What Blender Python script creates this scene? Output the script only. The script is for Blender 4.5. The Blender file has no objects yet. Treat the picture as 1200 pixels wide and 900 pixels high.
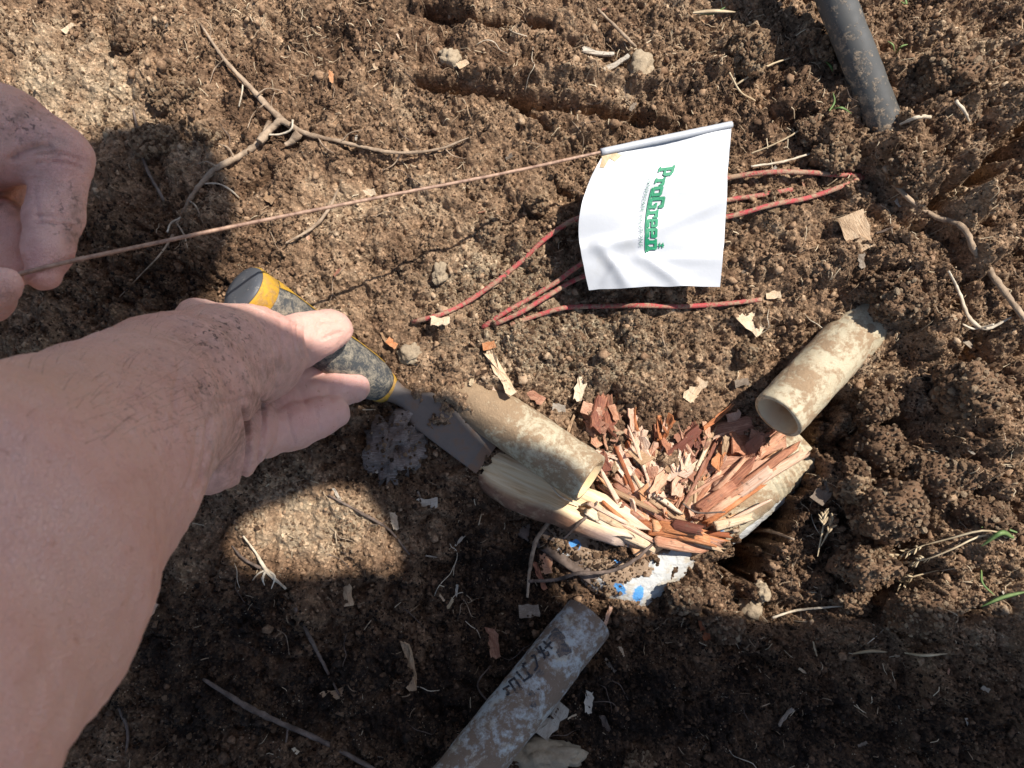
import bpy, math, random
import numpy as np
import openvdb
from mathutils import Vector, Matrix

random.seed(7)
RNG = np.random.default_rng(11)
SC = bpy.context.scene
COL = SC.collection

# ------------------------------------------------------------------ camera
FPX = 906.0                     # focal length in pixels of the 1200 x 900 photograph
TILT = math.radians(8.0)
DIST = 0.47
CAM = np.array([0.0, -DIST * math.sin(TILT), DIST * math.cos(TILT)])
cd = bpy.data.cameras.new('camera')
cam = bpy.data.objects.new('camera', cd)
COL.objects.link(cam)
cam.location = CAM
cam.rotation_euler = (TILT, 0, 0)
cd.sensor_fit = 'HORIZONTAL'
cd.sensor_width = 36.0
cd.lens = 36.0 * FPX / 1200.0
cd.clip_start = 0.01
cd.clip_end = 500
cd.dof.use_dof = True
cd.dof.focus_distance = 0.485
cd.dof.aperture_fstop = 20.0
SC.camera = cam

# ------------------------------------------------------------------ light
ELEV = math.radians(60.0)
SUNH = np.array([0.86, 0.51]); SUNH = SUNH / np.linalg.norm(SUNH)
TOSUN = np.array([SUNH[0] * math.cos(ELEV), SUNH[1] * math.cos(ELEV), math.sin(ELEV)])
w = bpy.data.worlds.new('World'); SC.world = w; w.use_nodes = True
nt = w.node_tree
bg = nt.nodes['Background']
sky = nt.nodes.new('ShaderNodeTexSky')
sky.sky_type = 'NISHITA'; sky.sun_disc = False
sky.sun_elevation = ELEV
sky.sun_rotation = math.atan2(SUNH[0], SUNH[1])
nt.links.new(sky.outputs[0], bg.inputs[0])
bg.inputs[1].default_value = 0.095
sd = bpy.data.lights.new('sun', 'SUN')
sd.energy = 4.6; sd.angle = math.radians(0.5); sd.color = (1.0, 0.96, 0.905)
so = bpy.data.objects.new('sun', sd); COL.objects.link(so)
so.rotation_euler = Vector(TOSUN).to_track_quat('Z', 'Y').to_euler()
so.location = (2, 1.2, 4)
SC.view_settings.view_transform = 'Standard'
SC.view_settings.look = 'None'
SC.view_settings.exposure = 0.72
SC.view_settings.gamma = 1.0
SC.view_settings.use_curve_mapping = False

# ------------------------------------------------------------------ pixel helpers
_c, _s = math.cos(TILT), math.sin(TILT)
def ray(px, py):
    x = (px - 600.0) / FPX; y = (450.0 - py) / FPX
    return np.array([x, y * _c + _s, y * _s - _c])
def P(px, py, z=0.0):
    d = ray(px, py); t = (z - CAM[2]) / d[2]
    return CAM + d * t
def depth(p):
    return float(np.dot(np.asarray(p) - CAM, [0, _s, -_c]))
def S(px, py, z, r):
    p = P(px, py, z)
    return p, r * depth(p) / FPX
def topx(p):
    q = np.asarray(p) - CAM
    dz = q[..., 1] * _s - q[..., 2] * _c
    dx = q[..., 0]; dy = q[..., 1] * _c + q[..., 2] * _s
    return 600 + FPX * dx / dz, 450 - FPX * dy / dz
PXM = DIST / FPX                # metres for one pixel at ground level

# ------------------------------------------------------------------ noise
def _h(ix, iy, iz, seed):
    h = (ix.astype(np.int64) * 374761393 + iy.astype(np.int64) * 668265263 + iz * 2147483647 + seed * 1274126177) & 0xffffffff
    h = ((h ^ (h >> 13)) * 1274126177) & 0xffffffff
    h = ((h ^ (h >> 16)) * 2246822519) & 0xffffffff
    return ((h ^ (h >> 15)) & 0xffffff) / float(0x1000000)
def perlin(x, y, seed=0):
    ix = np.floor(x).astype(np.int64); iy = np.floor(y).astype(np.int64)
    fx = x - ix; fy = y - iy
    u = fx * fx * fx * (fx * (fx * 6 - 15) + 10); v = fy * fy * fy * (fy * (fy * 6 - 15) + 10)
    def g(ox, oy):
        a = _h(ix + ox, iy + oy, 0, seed) * 6.2831853
        return np.cos(a) * (fx - ox) + np.sin(a) * (fy - oy)
    a = g(0, 0); b = g(1, 0); c = g(0, 1); d = g(1, 1)
    return (a + (b - a) * u + (c - a) * v + (a - b - c + d) * u * v) * 1.5
def fbm(x, y, seed=0, n=4, gain=0.5):
    s = np.zeros_like(x); a = 1.0; f = 1.0
    for i in range(n):
        s += a * perlin(x * f + 13.7 * i, y * f - 7.1 * i, seed + i); a *= gain; f *= 2.03
    return s
def vnoise3(p, seed=0):
    i = np.floor(p).astype(np.int64); f = p - i; f = f * f * (3 - 2 * f)
    r = 0
    for ox in (0, 1):
        for oy in (0, 1):
            for oz in (0, 1):
                wgt = (f[:, 0] if ox else 1 - f[:, 0]) * (f[:, 1] if oy else 1 - f[:, 1]) * (f[:, 2] if oz else 1 - f[:, 2])
                r = r + wgt * _h(i[:, 0] + ox, i[:, 1] + oy, (i[:, 2] + oz) * 97, seed)
    return r * 2 - 1
def fbm3(p, seed=0, n=4):
    s = 0; a = 1.0; f = 1.0
    for k in range(n):
        s = s + a * vnoise3(p * f + 5.3 * k, seed + k); a *= .5; f *= 2.1
    return s
def clods(x, y, size, seed, keep):
    """rounded lumps with creases between them, height in units of size"""
    u = x / size; v = y / size
    ix = np.floor(u).astype(np.int64); iy = np.floor(v).astype(np.int64)
    out = np.zeros_like(x)
    for ox in (-1, 0, 1):
        for oy in (-1, 0, 1):
            cx = ix + ox; cy = iy + oy
            px = cx + _h(cx, cy, 1, seed); py = cy + _h(cx, cy, 2, seed)
            r = .35 + .5 * _h(cx, cy, 3, seed)
            on = _h(cx, cy, 4, seed) < keep
            an = _h(cx, cy, 5, seed) * 3.1416
            dx = u - px; dy = v - py
            a = dx * np.cos(an) + dy * np.sin(an); b = (-dx * np.sin(an) + dy * np.cos(an)) * (1.0 + .7 * _h(cx, cy, 6, seed))
            q = 1 - (a * a + b * b) / (r * r)
            out = np.maximum(out, np.where(on & (q > 0), r * (.45 * np.sqrt(np.maximum(q, 0)) + .62 * np.maximum(1 - np.sqrt(np.maximum(1 - q, 0)), 0)), 0))
    return out

# ------------------------------------------------------------------ mesh helpers
def mesh_np(name, verts, faces, smooth=True, attrs=None):
    verts = np.asarray(verts, np.float32); faces = np.asarray(faces, np.int32)
    m = bpy.data.meshes.new(name)
    k = faces.shape[1]; nf = len(faces)
    m.vertices.add(len(verts)); m.vertices.foreach_set('co', verts.ravel())
    m.loops.add(nf * k); m.loops.foreach_set('vertex_index', faces.ravel())
    m.polygons.add(nf)
    m.polygons.foreach_set('loop_start', np.arange(0, nf * k, k, dtype=np.int32))
    m.polygons.foreach_set('use_smooth', np.full(nf, smooth, dtype=bool))
    for an, av in (attrs or {}).items():
        a = m.attributes.new(an, 'FLOAT', 'POINT'); a.data.foreach_set('value', np.asarray(av, np.float32).ravel())
    m.update(calc_edges=True); m.validate()
    return m
def obj(name, mesh, mat=None, parent=None):
    o = bpy.data.objects.new(name, mesh); COL.objects.link(o)
    if mat is not None and mesh is not None and not len(mesh.materials): mesh.materials.append(mat)
    if parent is not None: o.parent = parent
    return o
def tag(o, label=None, cat=None, group=None, kind=None):
    if label: o['label'] = label
    if cat: o['category'] = cat
    if group: o['group'] = group
    if kind: o['kind'] = kind
    elif cat: o['kind'] = 'thing'
    return o
def empty(name, loc=(0, 0, 0)):
    o = bpy.data.objects.new(name, None); COL.objects.link(o); o.location = Vector(loc); o.empty_display_size = .01
    return o
def grid_faces(nu, nv, wrap_v=False):
    i = np.arange(nu - 1)[:, None]; jn = nv if wrap_v else nv - 1
    j = np.arange(jn)[None, :]; j2 = (j + 1) % nv
    a = i * nv + j; b = i * nv + j2; c = (i + 1) * nv + j2; d = (i + 1) * nv + j
    return np.stack([a, b, c, d], -1).reshape(-1, 4)
def smooth_path(pts, rad, n):
    pts = np.asarray(pts, float); rad = np.asarray(rad, float)
    L = np.r_[0, np.cumsum(np.linalg.norm(np.diff(pts, axis=0), axis=1))]
    t = np.linspace(0, L[-1], n)
    m = np.gradient(pts, L, axis=0) if len(pts) > 2 else np.repeat([(pts[1] - pts[0]) / L[1]], 2, 0)
    k = np.clip(np.searchsorted(L, t, 'right') - 1, 0, len(L) - 2)
    h = (L[k + 1] - L[k])[:, None]; s = ((t - L[k])[:, None]) / h
    p = (2 * s**3 - 3 * s**2 + 1) * pts[k] + (s**3 - 2 * s**2 + s) * h * m[k] + (-2 * s**3 + 3 * s**2) * pts[k + 1] + (s**3 - s**2) * h * m[k + 1]
    return p, np.interp(t, L, rad)
def frames(p):
    t = np.gradient(p, axis=0); t /= np.linalg.norm(t, axis=1)[:, None] + 1e-12
    up = np.array([0, 0, 1.0]); out = []
    n = np.cross(up, t[0]);
    if np.linalg.norm(n) < .1: n = np.cross([0, 1.0, 0], t[0])
    n /= np.linalg.norm(n)
    N = []; 
    for k in range(len(p)):
        n = n - t[k] * np.dot(n, t[k]); n /= np.linalg.norm(n); N.append(n.copy())
    N = np.array(N); B = np.cross(t, N)
    return t, N, B
def tube(name, pts, rad, n=30, seg=8, rough=0.0, seed=0, caps=True):
    p, r = smooth_path(pts, rad, n)
    t, N, B = frames(p)
    a = np.linspace(0, 2 * math.pi, seg, endpoint=False)
    ring = np.cos(a)[None, :, None] * N[:, None, :] + np.sin(a)[None, :, None] * B[:, None, :]
    rr = np.repeat(r[:, None], seg, 1)
    if rough:
        q = (p[:, None, :] + ring * r[:, None, None]).reshape(-1, 3)
        rr = rr * (1 + rough * fbm3(q / max(r.mean() * 1.6, 1e-4), seed, 3).reshape(n, seg))
    v = (p[:, None, :] + ring * rr[:, :, None]).reshape(-1, 3)
    f = grid_faces(n, seg, True)
    if caps:
        v = np.vstack([v, p[0], p[-1]]); i0 = len(v) - 2; i1 = len(v) - 1
        j = np.arange(seg); j2 = (j + 1) % seg
        f = np.vstack([f, np.stack([j2, j, np.full(seg, i0), np.full(seg, i0)], 1)[:, [0, 1, 2, 2]], np.stack([(n - 1) * seg + j, (n - 1) * seg + j2, np.full(seg, i1), np.full(seg, i1)], 1)])
    return mesh_quads_tris(name, v, f)
def mesh_quads_tris(name, v, f):
    f = [tuple(q[:3]) if q[2] == q[3] else tuple(q) for q in f.tolist()]
    m = bpy.data.meshes.new(name); m.from_pydata([tuple(x) for x in v], [], f); m.update()
    for q in m.polygons: q.use_smooth = True
    return m
def lathe(name, a, b, prof, seg=40, rough=0, seed=0, smooth=True):
    """profile of (position along a-b in metres from a, radius) turned about the line a-b"""
    a = np.asarray(a, float); b = np.asarray(b, float); ax = (b - a) / np.linalg.norm(b - a)
    n = np.cross([0, 0, 1.0], ax); n /= np.linalg.norm(n); u = np.cross(ax, n)
    prof = np.asarray(prof, float); an = np.linspace(0, 2 * math.pi, seg, endpoint=False)
    ring = np.cos(an)[:, None] * n + np.sin(an)[:, None] * u
    v = a + prof[:, 0][:, None, None] * ax + prof[:, 1][:, None, None] * ring[None]
    v = v.reshape(-1, 3)
    if rough:
        d = np.repeat(ring[None], len(prof), 0).reshape(-1, 3)
        v = v + d * (rough * fbm3(v * 120, seed, 4))[:, None]
    f = grid_faces(len(prof), seg, True)[:, ::-1]
    return mesh_np(name, v, f, smooth)

# ---- signed distance sculpting
def smin(a, b, k):
    h = np.clip(.5 + .5 * (b - a) / k, 0, 1)
    return b + (a - b) * h - k * h * (1 - h)
class Sculpt:
    def __init__(s): s.ch = []
    def chain(s, pts, k=.003, inner=.004, flat=None):
        """pts: list of (position, radius); k blends it with what came before"""
        s.ch.append(([(np.asarray(p, float), r) for p, r in pts], k, inner)); return s
    def build(s, voxel, axis=None):
        allp = np.array([p for c in s.ch for p, r in c[0]]); allr = np.array([r for c in s.ch for p, r in c[0]])
        if axis is None: R = np.eye(3)
        else:
            u = np.asarray(axis, float); u /= np.linalg.norm(u)
            v = np.cross([0, 0, 1.0], u); v /= np.linalg.norm(v); R = np.stack([u, v, np.cross(u, v)])
        q = allp @ R.T
        lo = (q - allr[:, None]).min(0) - 4 * voxel; hi = (q + allr[:, None]).max(0) + 4 * voxel
        n = np.ceil((hi - lo) / voxel).astype(int) + 1
        ax = [lo[i] + np.arange(n[i], dtype=np.float32) * voxel for i in range(3)]
        D = np.full(n, 1.0, np.float32)
        def seg(sl, a, ra, b, rb):
            X = ax[0][sl[0]][:, None, None]; Y = ax[1][sl[1]][None, :, None]; Z = ax[2][sl[2]][None, None, :]
            ba = b - a; L = float(ba @ ba) + 1e-12
            t = np.clip(((X - a[0]) * ba[0] + (Y - a[1]) * ba[1] + (Z - a[2]) * ba[2]) / L, 0, 1)
            return np.sqrt((X - a[0] - t * ba[0])**2 + (Y - a[1] - t * ba[1])**2 + (Z - a[2] - t * ba[2])**2) - (ra + (rb - ra) * t)
        for pts, k, inner in s.ch:
            qq = [(R @ p, r) for p, r in pts]
            m = max(r for _, r in qq) + max(k, inner) * 2 + 4 * voxel
            pl = np.array([p for p, _ in qq]); l = pl.min(0) - m; h = pl.max(0) + m
            sl = tuple(slice(max(0, int((l[i] - lo[i]) / voxel)), min(n[i], int((h[i] - lo[i]) / voxel) + 2)) for i in range(3))
            d = None
            if len(qq) == 1: qq = qq * 2
            for (a, ra), (b, rb) in zip(qq[:-1], qq[1:]):
                e = seg(sl, a, ra, b, rb); d = e if d is None else smin(d, e, inner)
            D[sl] = smin(D[sl], d, k) if k > 0 else np.minimum(D[sl], d)
        g = openvdb.FloatGrid(background=1.0); g.copyFromArray(np.clip(D, -8 * voxel, 8 * voxel)); 
        p, quads = g.convertToQuads(isovalue=0.0)
        p = (np.asarray(p, float) * voxel + lo) @ R
        quads = np.asarray(quads)
        # orientation: outward
        a, b, c = p[quads[:, 0]], p[quads[:, 1]], p[quads[:, 2]]
        nn = np.cross(b - a, c - a); vol = np.einsum('ij,ij->', a, nn)
        if vol < 0: quads = quads[:, ::-1]
        return p, quads
def vnormals(p, q):
    nn = np.cross(p[q[:, 2]] - p[q[:, 0]], p[q[:, 3]] - p[q[:, 1]])
    N = np.zeros_like(p)
    for i in range(4):
        for c in range(3): N[:, c] += np.bincount(q[:, i], nn[:, c], len(p))
    return N / (np.linalg.norm(N, axis=1)[:, None] + 1e-12)
def relax(p, q, it=2, f=.5):
    for _ in range(it):
        A = np.zeros_like(p); cnt = np.zeros(len(p))
        for i in range(4):
            a = q[:, i]; b = q[:, (i + 1) % 4]
            for c in range(3):
                A[:, c] += np.bincount(a, p[b, c], len(p)) + np.bincount(b, p[a, c], len(p))
            cnt += np.bincount(a, minlength=len(p)) + np.bincount(b, minlength=len(p))
        p = p + f * (A / np.maximum(cnt, 1)[:, None] - p)
    return p

# ------------------------------------------------------------------ materials
class M:
    def __init__(s, name, rough=.8, spec=.3):
        s.m = bpy.data.materials.new(name); s.m.use_nodes = True
        s.t = s.m.node_tree; s.b = s.t.nodes['Principled BSDF']
        s.b.inputs['Roughness'].default_value = rough
        s.b.inputs['Specular IOR Level'].default_value = spec
    def n(s, t, **k):
        x = s.t.nodes.new(t)
        for a, v in k.items(): setattr(x, a, v)
        return x
    def l(s, a, b): s.t.links.new(a, b)
    def coord(s, kind='Object', scale=(1, 1, 1), rot=(0, 0, 0)):
        c = s.n('ShaderNodeTexCoord'); mp = s.n('ShaderNodeMapping')
        mp.inputs['Scale'].default_value = scale; mp.inputs['Rotation'].default_value = rot
        s.l(c.outputs[kind], mp.inputs['Vector']); return mp.outputs[0]
    def noise(s, vec, scale, detail=6, rough=.6, dist=0):
        x = s.n('ShaderNodeTexNoise'); x.inputs['Scale'].default_value = scale; x.inputs['Detail'].default_value = detail
        x.inputs['Roughness'].default_value = rough; x.inputs['Distortion'].default_value = dist
        if vec is not None: s.l(vec, x.inputs['Vector'])
        return x.outputs['Fac']
    def voro(s, vec, scale, out='Distance', feature='F1'):
        x = s.n('ShaderNodeTexVoronoi', feature=feature); x.inputs['Scale'].default_value = scale
        if vec is not None: s.l(vec, x.inputs['Vector'])
        return x.outputs[out]
    def ramp(s, fac, stops, interp='LINEAR'):
        x = s.n('ShaderNodeValToRGB'); e = x.color_ramp.elements; x.color_ramp.interpolation = interp
        while len(e) < len(stops): e.new(.5)
        for i, (p, c) in enumerate(stops):
            e[i].position = p; e[i].color = (*c, 1) if hasattr(c, '__len__') else (c, c, c, 1)
        s.l(fac, x.inputs[0]); return x.outputs[0]
    def mix(s, fac, a, b, mode='MIX'):
        x = s.n('ShaderNodeMix', data_type='RGBA', blend_type=mode)
        for sock, v in ((x.inputs[0], fac), (x.inputs[6], a), (x.inputs[7], b)):
            if hasattr(v, 'is_output'): s.l(v, sock)
            elif hasattr(v, '__len__'): sock.default_value = (*v, 1)
            else: sock.default_value = v
        return x.outputs[2]
    def math(s, op, a, b=0.0, clamp=False):
        x = s.n('ShaderNodeMath', operation=op, use_clamp=clamp)
        for sock, v in ((x.inputs[0], a), (x.inputs[1], b)):
            if hasattr(v, 'is_output'): s.l(v, sock)
            else: sock.default_value = v
        return x.outputs[0]
    def attr(s, name):
        x = s.n('ShaderNodeAttribute'); x.attribute_name = name; return x.outputs['Fac']
    def rnd(s, what='Random'):
        return s.n('ShaderNodeObjectInfo').outputs['Random']
    def island(s): return s.n('ShaderNodeNewGeometry').outputs['Random Per Island']
    def bump(s, h, dist=.001, strength=.6, prev=None):
        x = s.n('ShaderNodeBump'); x.inputs['Strength'].default_value = strength; x.inputs['Distance'].default_value = dist
        s.l(h, x.inputs['Height'])
        if prev is not None: s.l(prev, x.inputs['Normal'])
        return x.outputs[0]
    def done(s, col=None, nor=None, rough=None):
        if col is not None:
            if hasattr(col, 'is_output'): s.l(col, s.b.inputs['Base Color'])
            else: s.b.inputs['Base Color'].default_value = (*col, 1)
        if nor is not None: s.l(nor, s.b.inputs['Normal'])
        if rough is not None: s.l(rough, s.b.inputs['Roughness'])
        return s.m

DIRT_D, DIRT_M, DIRT_L, DIRT_S = (.032, .021, .015), (.175, .101, .058), (.355, .226, .134), (.54, .405, .262)
def dirt_colour(m, vec):
    a = m.noise(vec, 22, 5, .6); b = m.noise(vec, 130, 6, .7); c = m.noise(vec, 700, 3, .7)
    f = m.math('ADD', m.math('MULTIPLY', a, .45), m.math('ADD', m.math('MULTIPLY', b, .42), m.math('MULTIPLY', c, .35)))
    return f
def mat_soil():
    m = M('soil', .95, .15); v = m.coord('Object')
    f = dirt_colour(m, v)
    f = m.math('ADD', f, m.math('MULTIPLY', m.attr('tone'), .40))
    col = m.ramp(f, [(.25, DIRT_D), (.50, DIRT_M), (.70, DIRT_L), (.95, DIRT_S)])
    sandy = m.mix(m.noise(v, 900, 3, .8), (.20, .145, .09), (.55, .44, .29))
    col = m.mix(m.math('MULTIPLY', m.attr('sandy'), m.ramp(m.noise(v, 160, 4, .7), [(.38, .0), (.62, 1.)])), col, sandy)
    sp = m.voro(v, 420); spm = m.math('MULTIPLY', m.math('LESS_THAN', sp, .17), m.math('GREATER_THAN', m.noise(v, 90, 2), .56))
    col = m.mix(m.math('MULTIPLY', spm, .75), col, (.55, .45, .31))
    org = m.ramp(m.noise(v, 38, 4, .6), [(.60, 0.), (.72, 1.)])
    col = m.mix(m.math('MULTIPLY', org, .2), col, (.26, .14, .065))
    x = m.n('ShaderNodeTexVoronoi'); x.inputs['Scale'].default_value = 620; m.l(v, x.inputs['Vector'])
    sep = m.n('ShaderNodeSeparateColor'); m.l(x.outputs['Color'], sep.inputs[0])
    col = m.mix(1.0, col, m.ramp(sep.outputs[0], [(0., .62), (.6, 1.0), (.9, 1.25), (1., 1.7)]), 'MULTIPLY')
    nor = m.bump(x.outputs['Distance'], .0009, .8, m.bump(m.noise(v, 1500, 3, .8), .0006, 1., m.bump(m.noise(v, 420, 5, .75), .0022, 1.)))
    return m.done(col, nor)
def mat_crumb():
    m = M('soil crumb', .95, .15); v = m.coord('Object')
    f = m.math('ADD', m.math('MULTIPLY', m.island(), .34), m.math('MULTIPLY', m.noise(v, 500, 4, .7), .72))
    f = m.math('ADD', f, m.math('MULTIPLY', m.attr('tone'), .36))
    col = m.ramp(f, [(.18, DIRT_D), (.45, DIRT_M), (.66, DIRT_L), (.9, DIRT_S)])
    nor = m.bump(m.noise(v, 1300, 4, .8), .0007, .8)
    return m.done(col, nor)
def mat_clod(name='clod', a=DIRT_D, b=DIRT_M, c=DIRT_L):
    m = M(name, .95, .15); v = m.coord('Object')
    f = dirt_colour(m, v)
    f = m.math('ADD', f, m.math('MULTIPLY', m.math('SUBTRACT', m.rnd(), .5), .2))
    return m.done(m.ramp(f, [(.35, a), (.58, b), (.85, c)]), m.bump(m.noise(v, 500, 6, .75), .0016, .9))
def mat_skin():
    m = M('skin', .50, .35); v = m.coord('Object')
    a = m.math('ADD', m.math('MULTIPLY', m.noise(v, 26, 4, .6), .55), m.math('MULTIPLY', m.noise(v, 90, 5, .7), .45)); b = m.noise(v, 160, 4, .65)
    col = m.ramp(a, [(.30, (.63, .32, .25)), (.5, (.71, .41, .325)), (.7, (.75, .47, .375))])
    col = m.mix(m.attr('pink'), col, (.72, .36, .31))
    col = m.mix(m.attr('tan'), col, (.62, .37, .26))
    fr = m.math('MULTIPLY', m.math('GREATER_THAN', m.noise(v, 330, 2, .5), .70), .28)
    col = m.mix(fr, col, (.36, .15, .085))
    d = m.math('MULTIPLY', m.attr('dirt'), m.ramp(b, [(.36, 0.), (.62, 1.)]))
    col = m.mix(m.math('MULTIPLY', d, .9), col, (.15, .09, .06))
    sm = m.math('MULTIPLY', m.attr('speck'), m.ramp(m.noise(v, 420, 3, .6, .4), [(.575, 0.), (.625, 1.)]))
    col = m.mix(sm, col, (.045, .027, .02))
    du = m.math('MULTIPLY', m.attr('dust'), m.ramp(m.noise(v, 300, 4, .7), [(.3, .35), (.6, 1.)]))
    col = m.mix(du, col, (.46, .345, .26))
    cell = m.voro(v, 900, 'Distance', 'DISTANCE_TO_EDGE')
    nor = m.bump(m.ramp(cell, [(0., 0.), (.12, 1.)]), .00035, .7, m.bump(m.noise(v, 240, 5, .7), .0013, .6))
    m.b.inputs['Subsurface Weight'].default_value = .22
    m.b.inputs['Subsurface Radius'].default_value = (1, .35, .2)
    m.b.inputs['Subsurface Scale'].default_value = .004
    return m.done(col, nor, m.ramp(b, [(.3, .42), (.7, .62)]))
def mat_pvc(name, base=(.66, .60, .47), dirt=(.20, .135, .085), lo=.42, hi=.60, along=(1, 1, 1), white=False, under=None):
    m = M(name, .55, .4); v = m.coord('Object')
    a = m.noise(v, 48, 7, .68, .6); b = m.noise(v, 240, 5, .7)
    f = m.math('ADD', m.math('MULTIPLY', a, .60), m.math('MULTIPLY', b, .40))
    f = m.math('ADD', f, m.attr('mud'))
    mask = m.ramp(f, [(lo, 0.), (hi, 1.)])
    base2 = m.mix(m.noise(v, 30, 4), base, tuple(x * .72 for x in base))
    base2 = m.mix(m.math('MULTIPLY', m.ramp(m.noise(v, 95, 5, .7), [(.52, 0.), (.6, 1.)]), .55), base2, (.47, .37, .235))
    dcol = m.mix(b, dirt, tuple(min(1, x * 1.9) for x in dirt))
    col = m.mix(mask, base2, dcol)
    bl = m.attr('blue')
    col = m.mix(bl, col, (.09, .29, .58))
    scr = m.ramp(m.noise(m.coord('Object', (1, 1, 1)), 700, 2), [(.66, 0.), (.7, .6)])
    col = m.mix(m.math('MULTIPLY', scr, .4), col, tuple(min(1, x * 1.25) for x in base))
    nor = m.bump(f, .0022, .9, m.bump(m.noise(v, 900, 4, .8), .0007, .8))
    return m.done(col, nor, m.ramp(mask, [(0., .42), (1., .95)]))
def mat_simple(name, c1, c2, scale=80, rough=.8, spec=.3, bumpd=.0006, bs=.6, stretch=(1, 1, 1), kind='Object', rnd=0, p1=.35, p2=.65):
    m = M(name, rough, spec); v = m.coord(kind, stretch)
    f = m.noise(v, scale, 6, .65)
    if rnd: f = m.math('ADD', f, m.math('MULTIPLY', m.math('SUBTRACT', m.rnd(), .5), rnd))
    return m.done(m.ramp(f, [(p1, c1), (p2, c2)]), m.bump(m.noise(v, scale * 3, 4, .7), bumpd, bs))
def mat_dirty(name, base, dirt=(.22, .15, .09), lo=.45, hi=.6, scale=120, rough=.5, spec=.4, metal=0.0):
    m = M(name, rough, spec); v = m.coord('Object')
    f = m.math('ADD', m.math('MULTIPLY', m.noise(v, scale, 6, .7, .5), .7), m.math('MULTIPLY', m.noise(v, scale * 5, 4, .7), .3))
    mask = m.ramp(m.math('ADD', f, m.attr('mud')), [(lo, 0.), (hi, 1.)])
    col = m.mix(mask, m.mix(m.noise(v, scale * .5, 3), base, tuple(x * .7 for x in base)), m.mix(m.noise(v, scale * 6, 3), dirt, tuple(min(1, x * 1.7) for x in dirt)))
    if metal:
        mm = m.math('MULTIPLY', m.math('SUBTRACT', 1.0, mask), metal); m.l(mm, m.b.inputs['Metallic'])
    return m.done(col, m.bump(mask, .0006, .6), m.ramp(mask, [(0., rough), (1., .95)]))
def mat_chip(name, a, b, c, rnd=.5, unit=True):
    m = M(name, .6, .35); v = m.coord('Object', (1.1, 16, 16) if unit else (40, 800, 800)); v2 = m.coord('Object', (.025, .025, .025) if unit else (1, 1, 1))
    g = m.noise(v, 1.6, 5, .65, .3)
    f = m.math('ADD', m.math('MULTIPLY', g, .6), m.math('ADD', m.math('MULTIPLY', m.noise(v2, 70, 4), .4), m.math('MULTIPLY', m.math('SUBTRACT', m.rnd(), .5), rnd)))
    col = m.ramp(f, [(.3, a), (.5, b), (.75, c)])
    d = m.ramp(m.noise(v2, 180, 5, .7), [(.60, 0.), (.7, .75)])
    col = m.mix(d, col, (.13, .08, .05))
    return m.done(col, m.bump(g, .0012, .8))

SOIL = mat_soil(); CRUMB = mat_crumb(); CLOD = mat_clod()
CLODT = mat_clod('tan clod', (.11, .068, .038), (.255, .165, .095), (.38, .27, .165))
STONE = mat_clod('stone', (.22, .17, .12), (.38, .29, .19), (.52, .42, .29))
SKIN = mat_skin()
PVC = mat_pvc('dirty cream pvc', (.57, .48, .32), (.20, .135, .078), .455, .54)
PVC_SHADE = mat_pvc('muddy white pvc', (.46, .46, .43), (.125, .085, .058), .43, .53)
PVC_WHITE = mat_pvc('white pvc fitting', (.58, .57, .53), (.20, .135, .085), .50, .58)
PVC_IN = mat_simple('pipe bore', (.55, .36, .18), (.82, .66, .42), 40, .9, .1)
CHIPC = {'BARK': ('red bark', (.16, .05, .03), (.40, .165, .085), (.62, .36, .22)), 'BARK2': ('pink bark', (.28, .12, .07), (.55, .30, .185), (.74, .54, .39)),
 'CHIP': ('tan wood', (.32, .19, .10), (.54, .37, .22), (.72, .57, .39)), 'GREYCHIP': ('weathered wood', (.19, .14, .10), (.38, .31, .235), (.55, .48, .38)), 'ORANGE': ('orange bark', (.26, .075, .025), (.50, .19, .07), (.62, .36, .19))}
for k_, (nm_, a_, b_, c_) in CHIPC.items():
    globals()[k_] = mat_chip(nm_ + ' chip', a_, b_, c_); globals()[k_ + '_S'] = mat_chip(nm_ + ' sliver', a_, b_, c_, unit=False)
ROOT = mat_simple('root', (.17, .115, .075), (.42, .31, .21), 120, .9, .2, .0008, .8)
ROOTD = mat_simple('dark twig', (.07, .048, .036), (.19, .14, .11), 120, .9, .2, .0006, .8)
ROOTP = mat_simple('pale rootlet', (.40, .31, .21), (.62, .53, .40), 150, .85)
STRAW = mat_simple('straw', (.30, .21, .12), (.58, .46, .29), 60, .8, .3)
GRASS = mat_simple('grass blade', (.07, .13, .03), (.20, .26, .09), 90, .6, .4)

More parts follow.
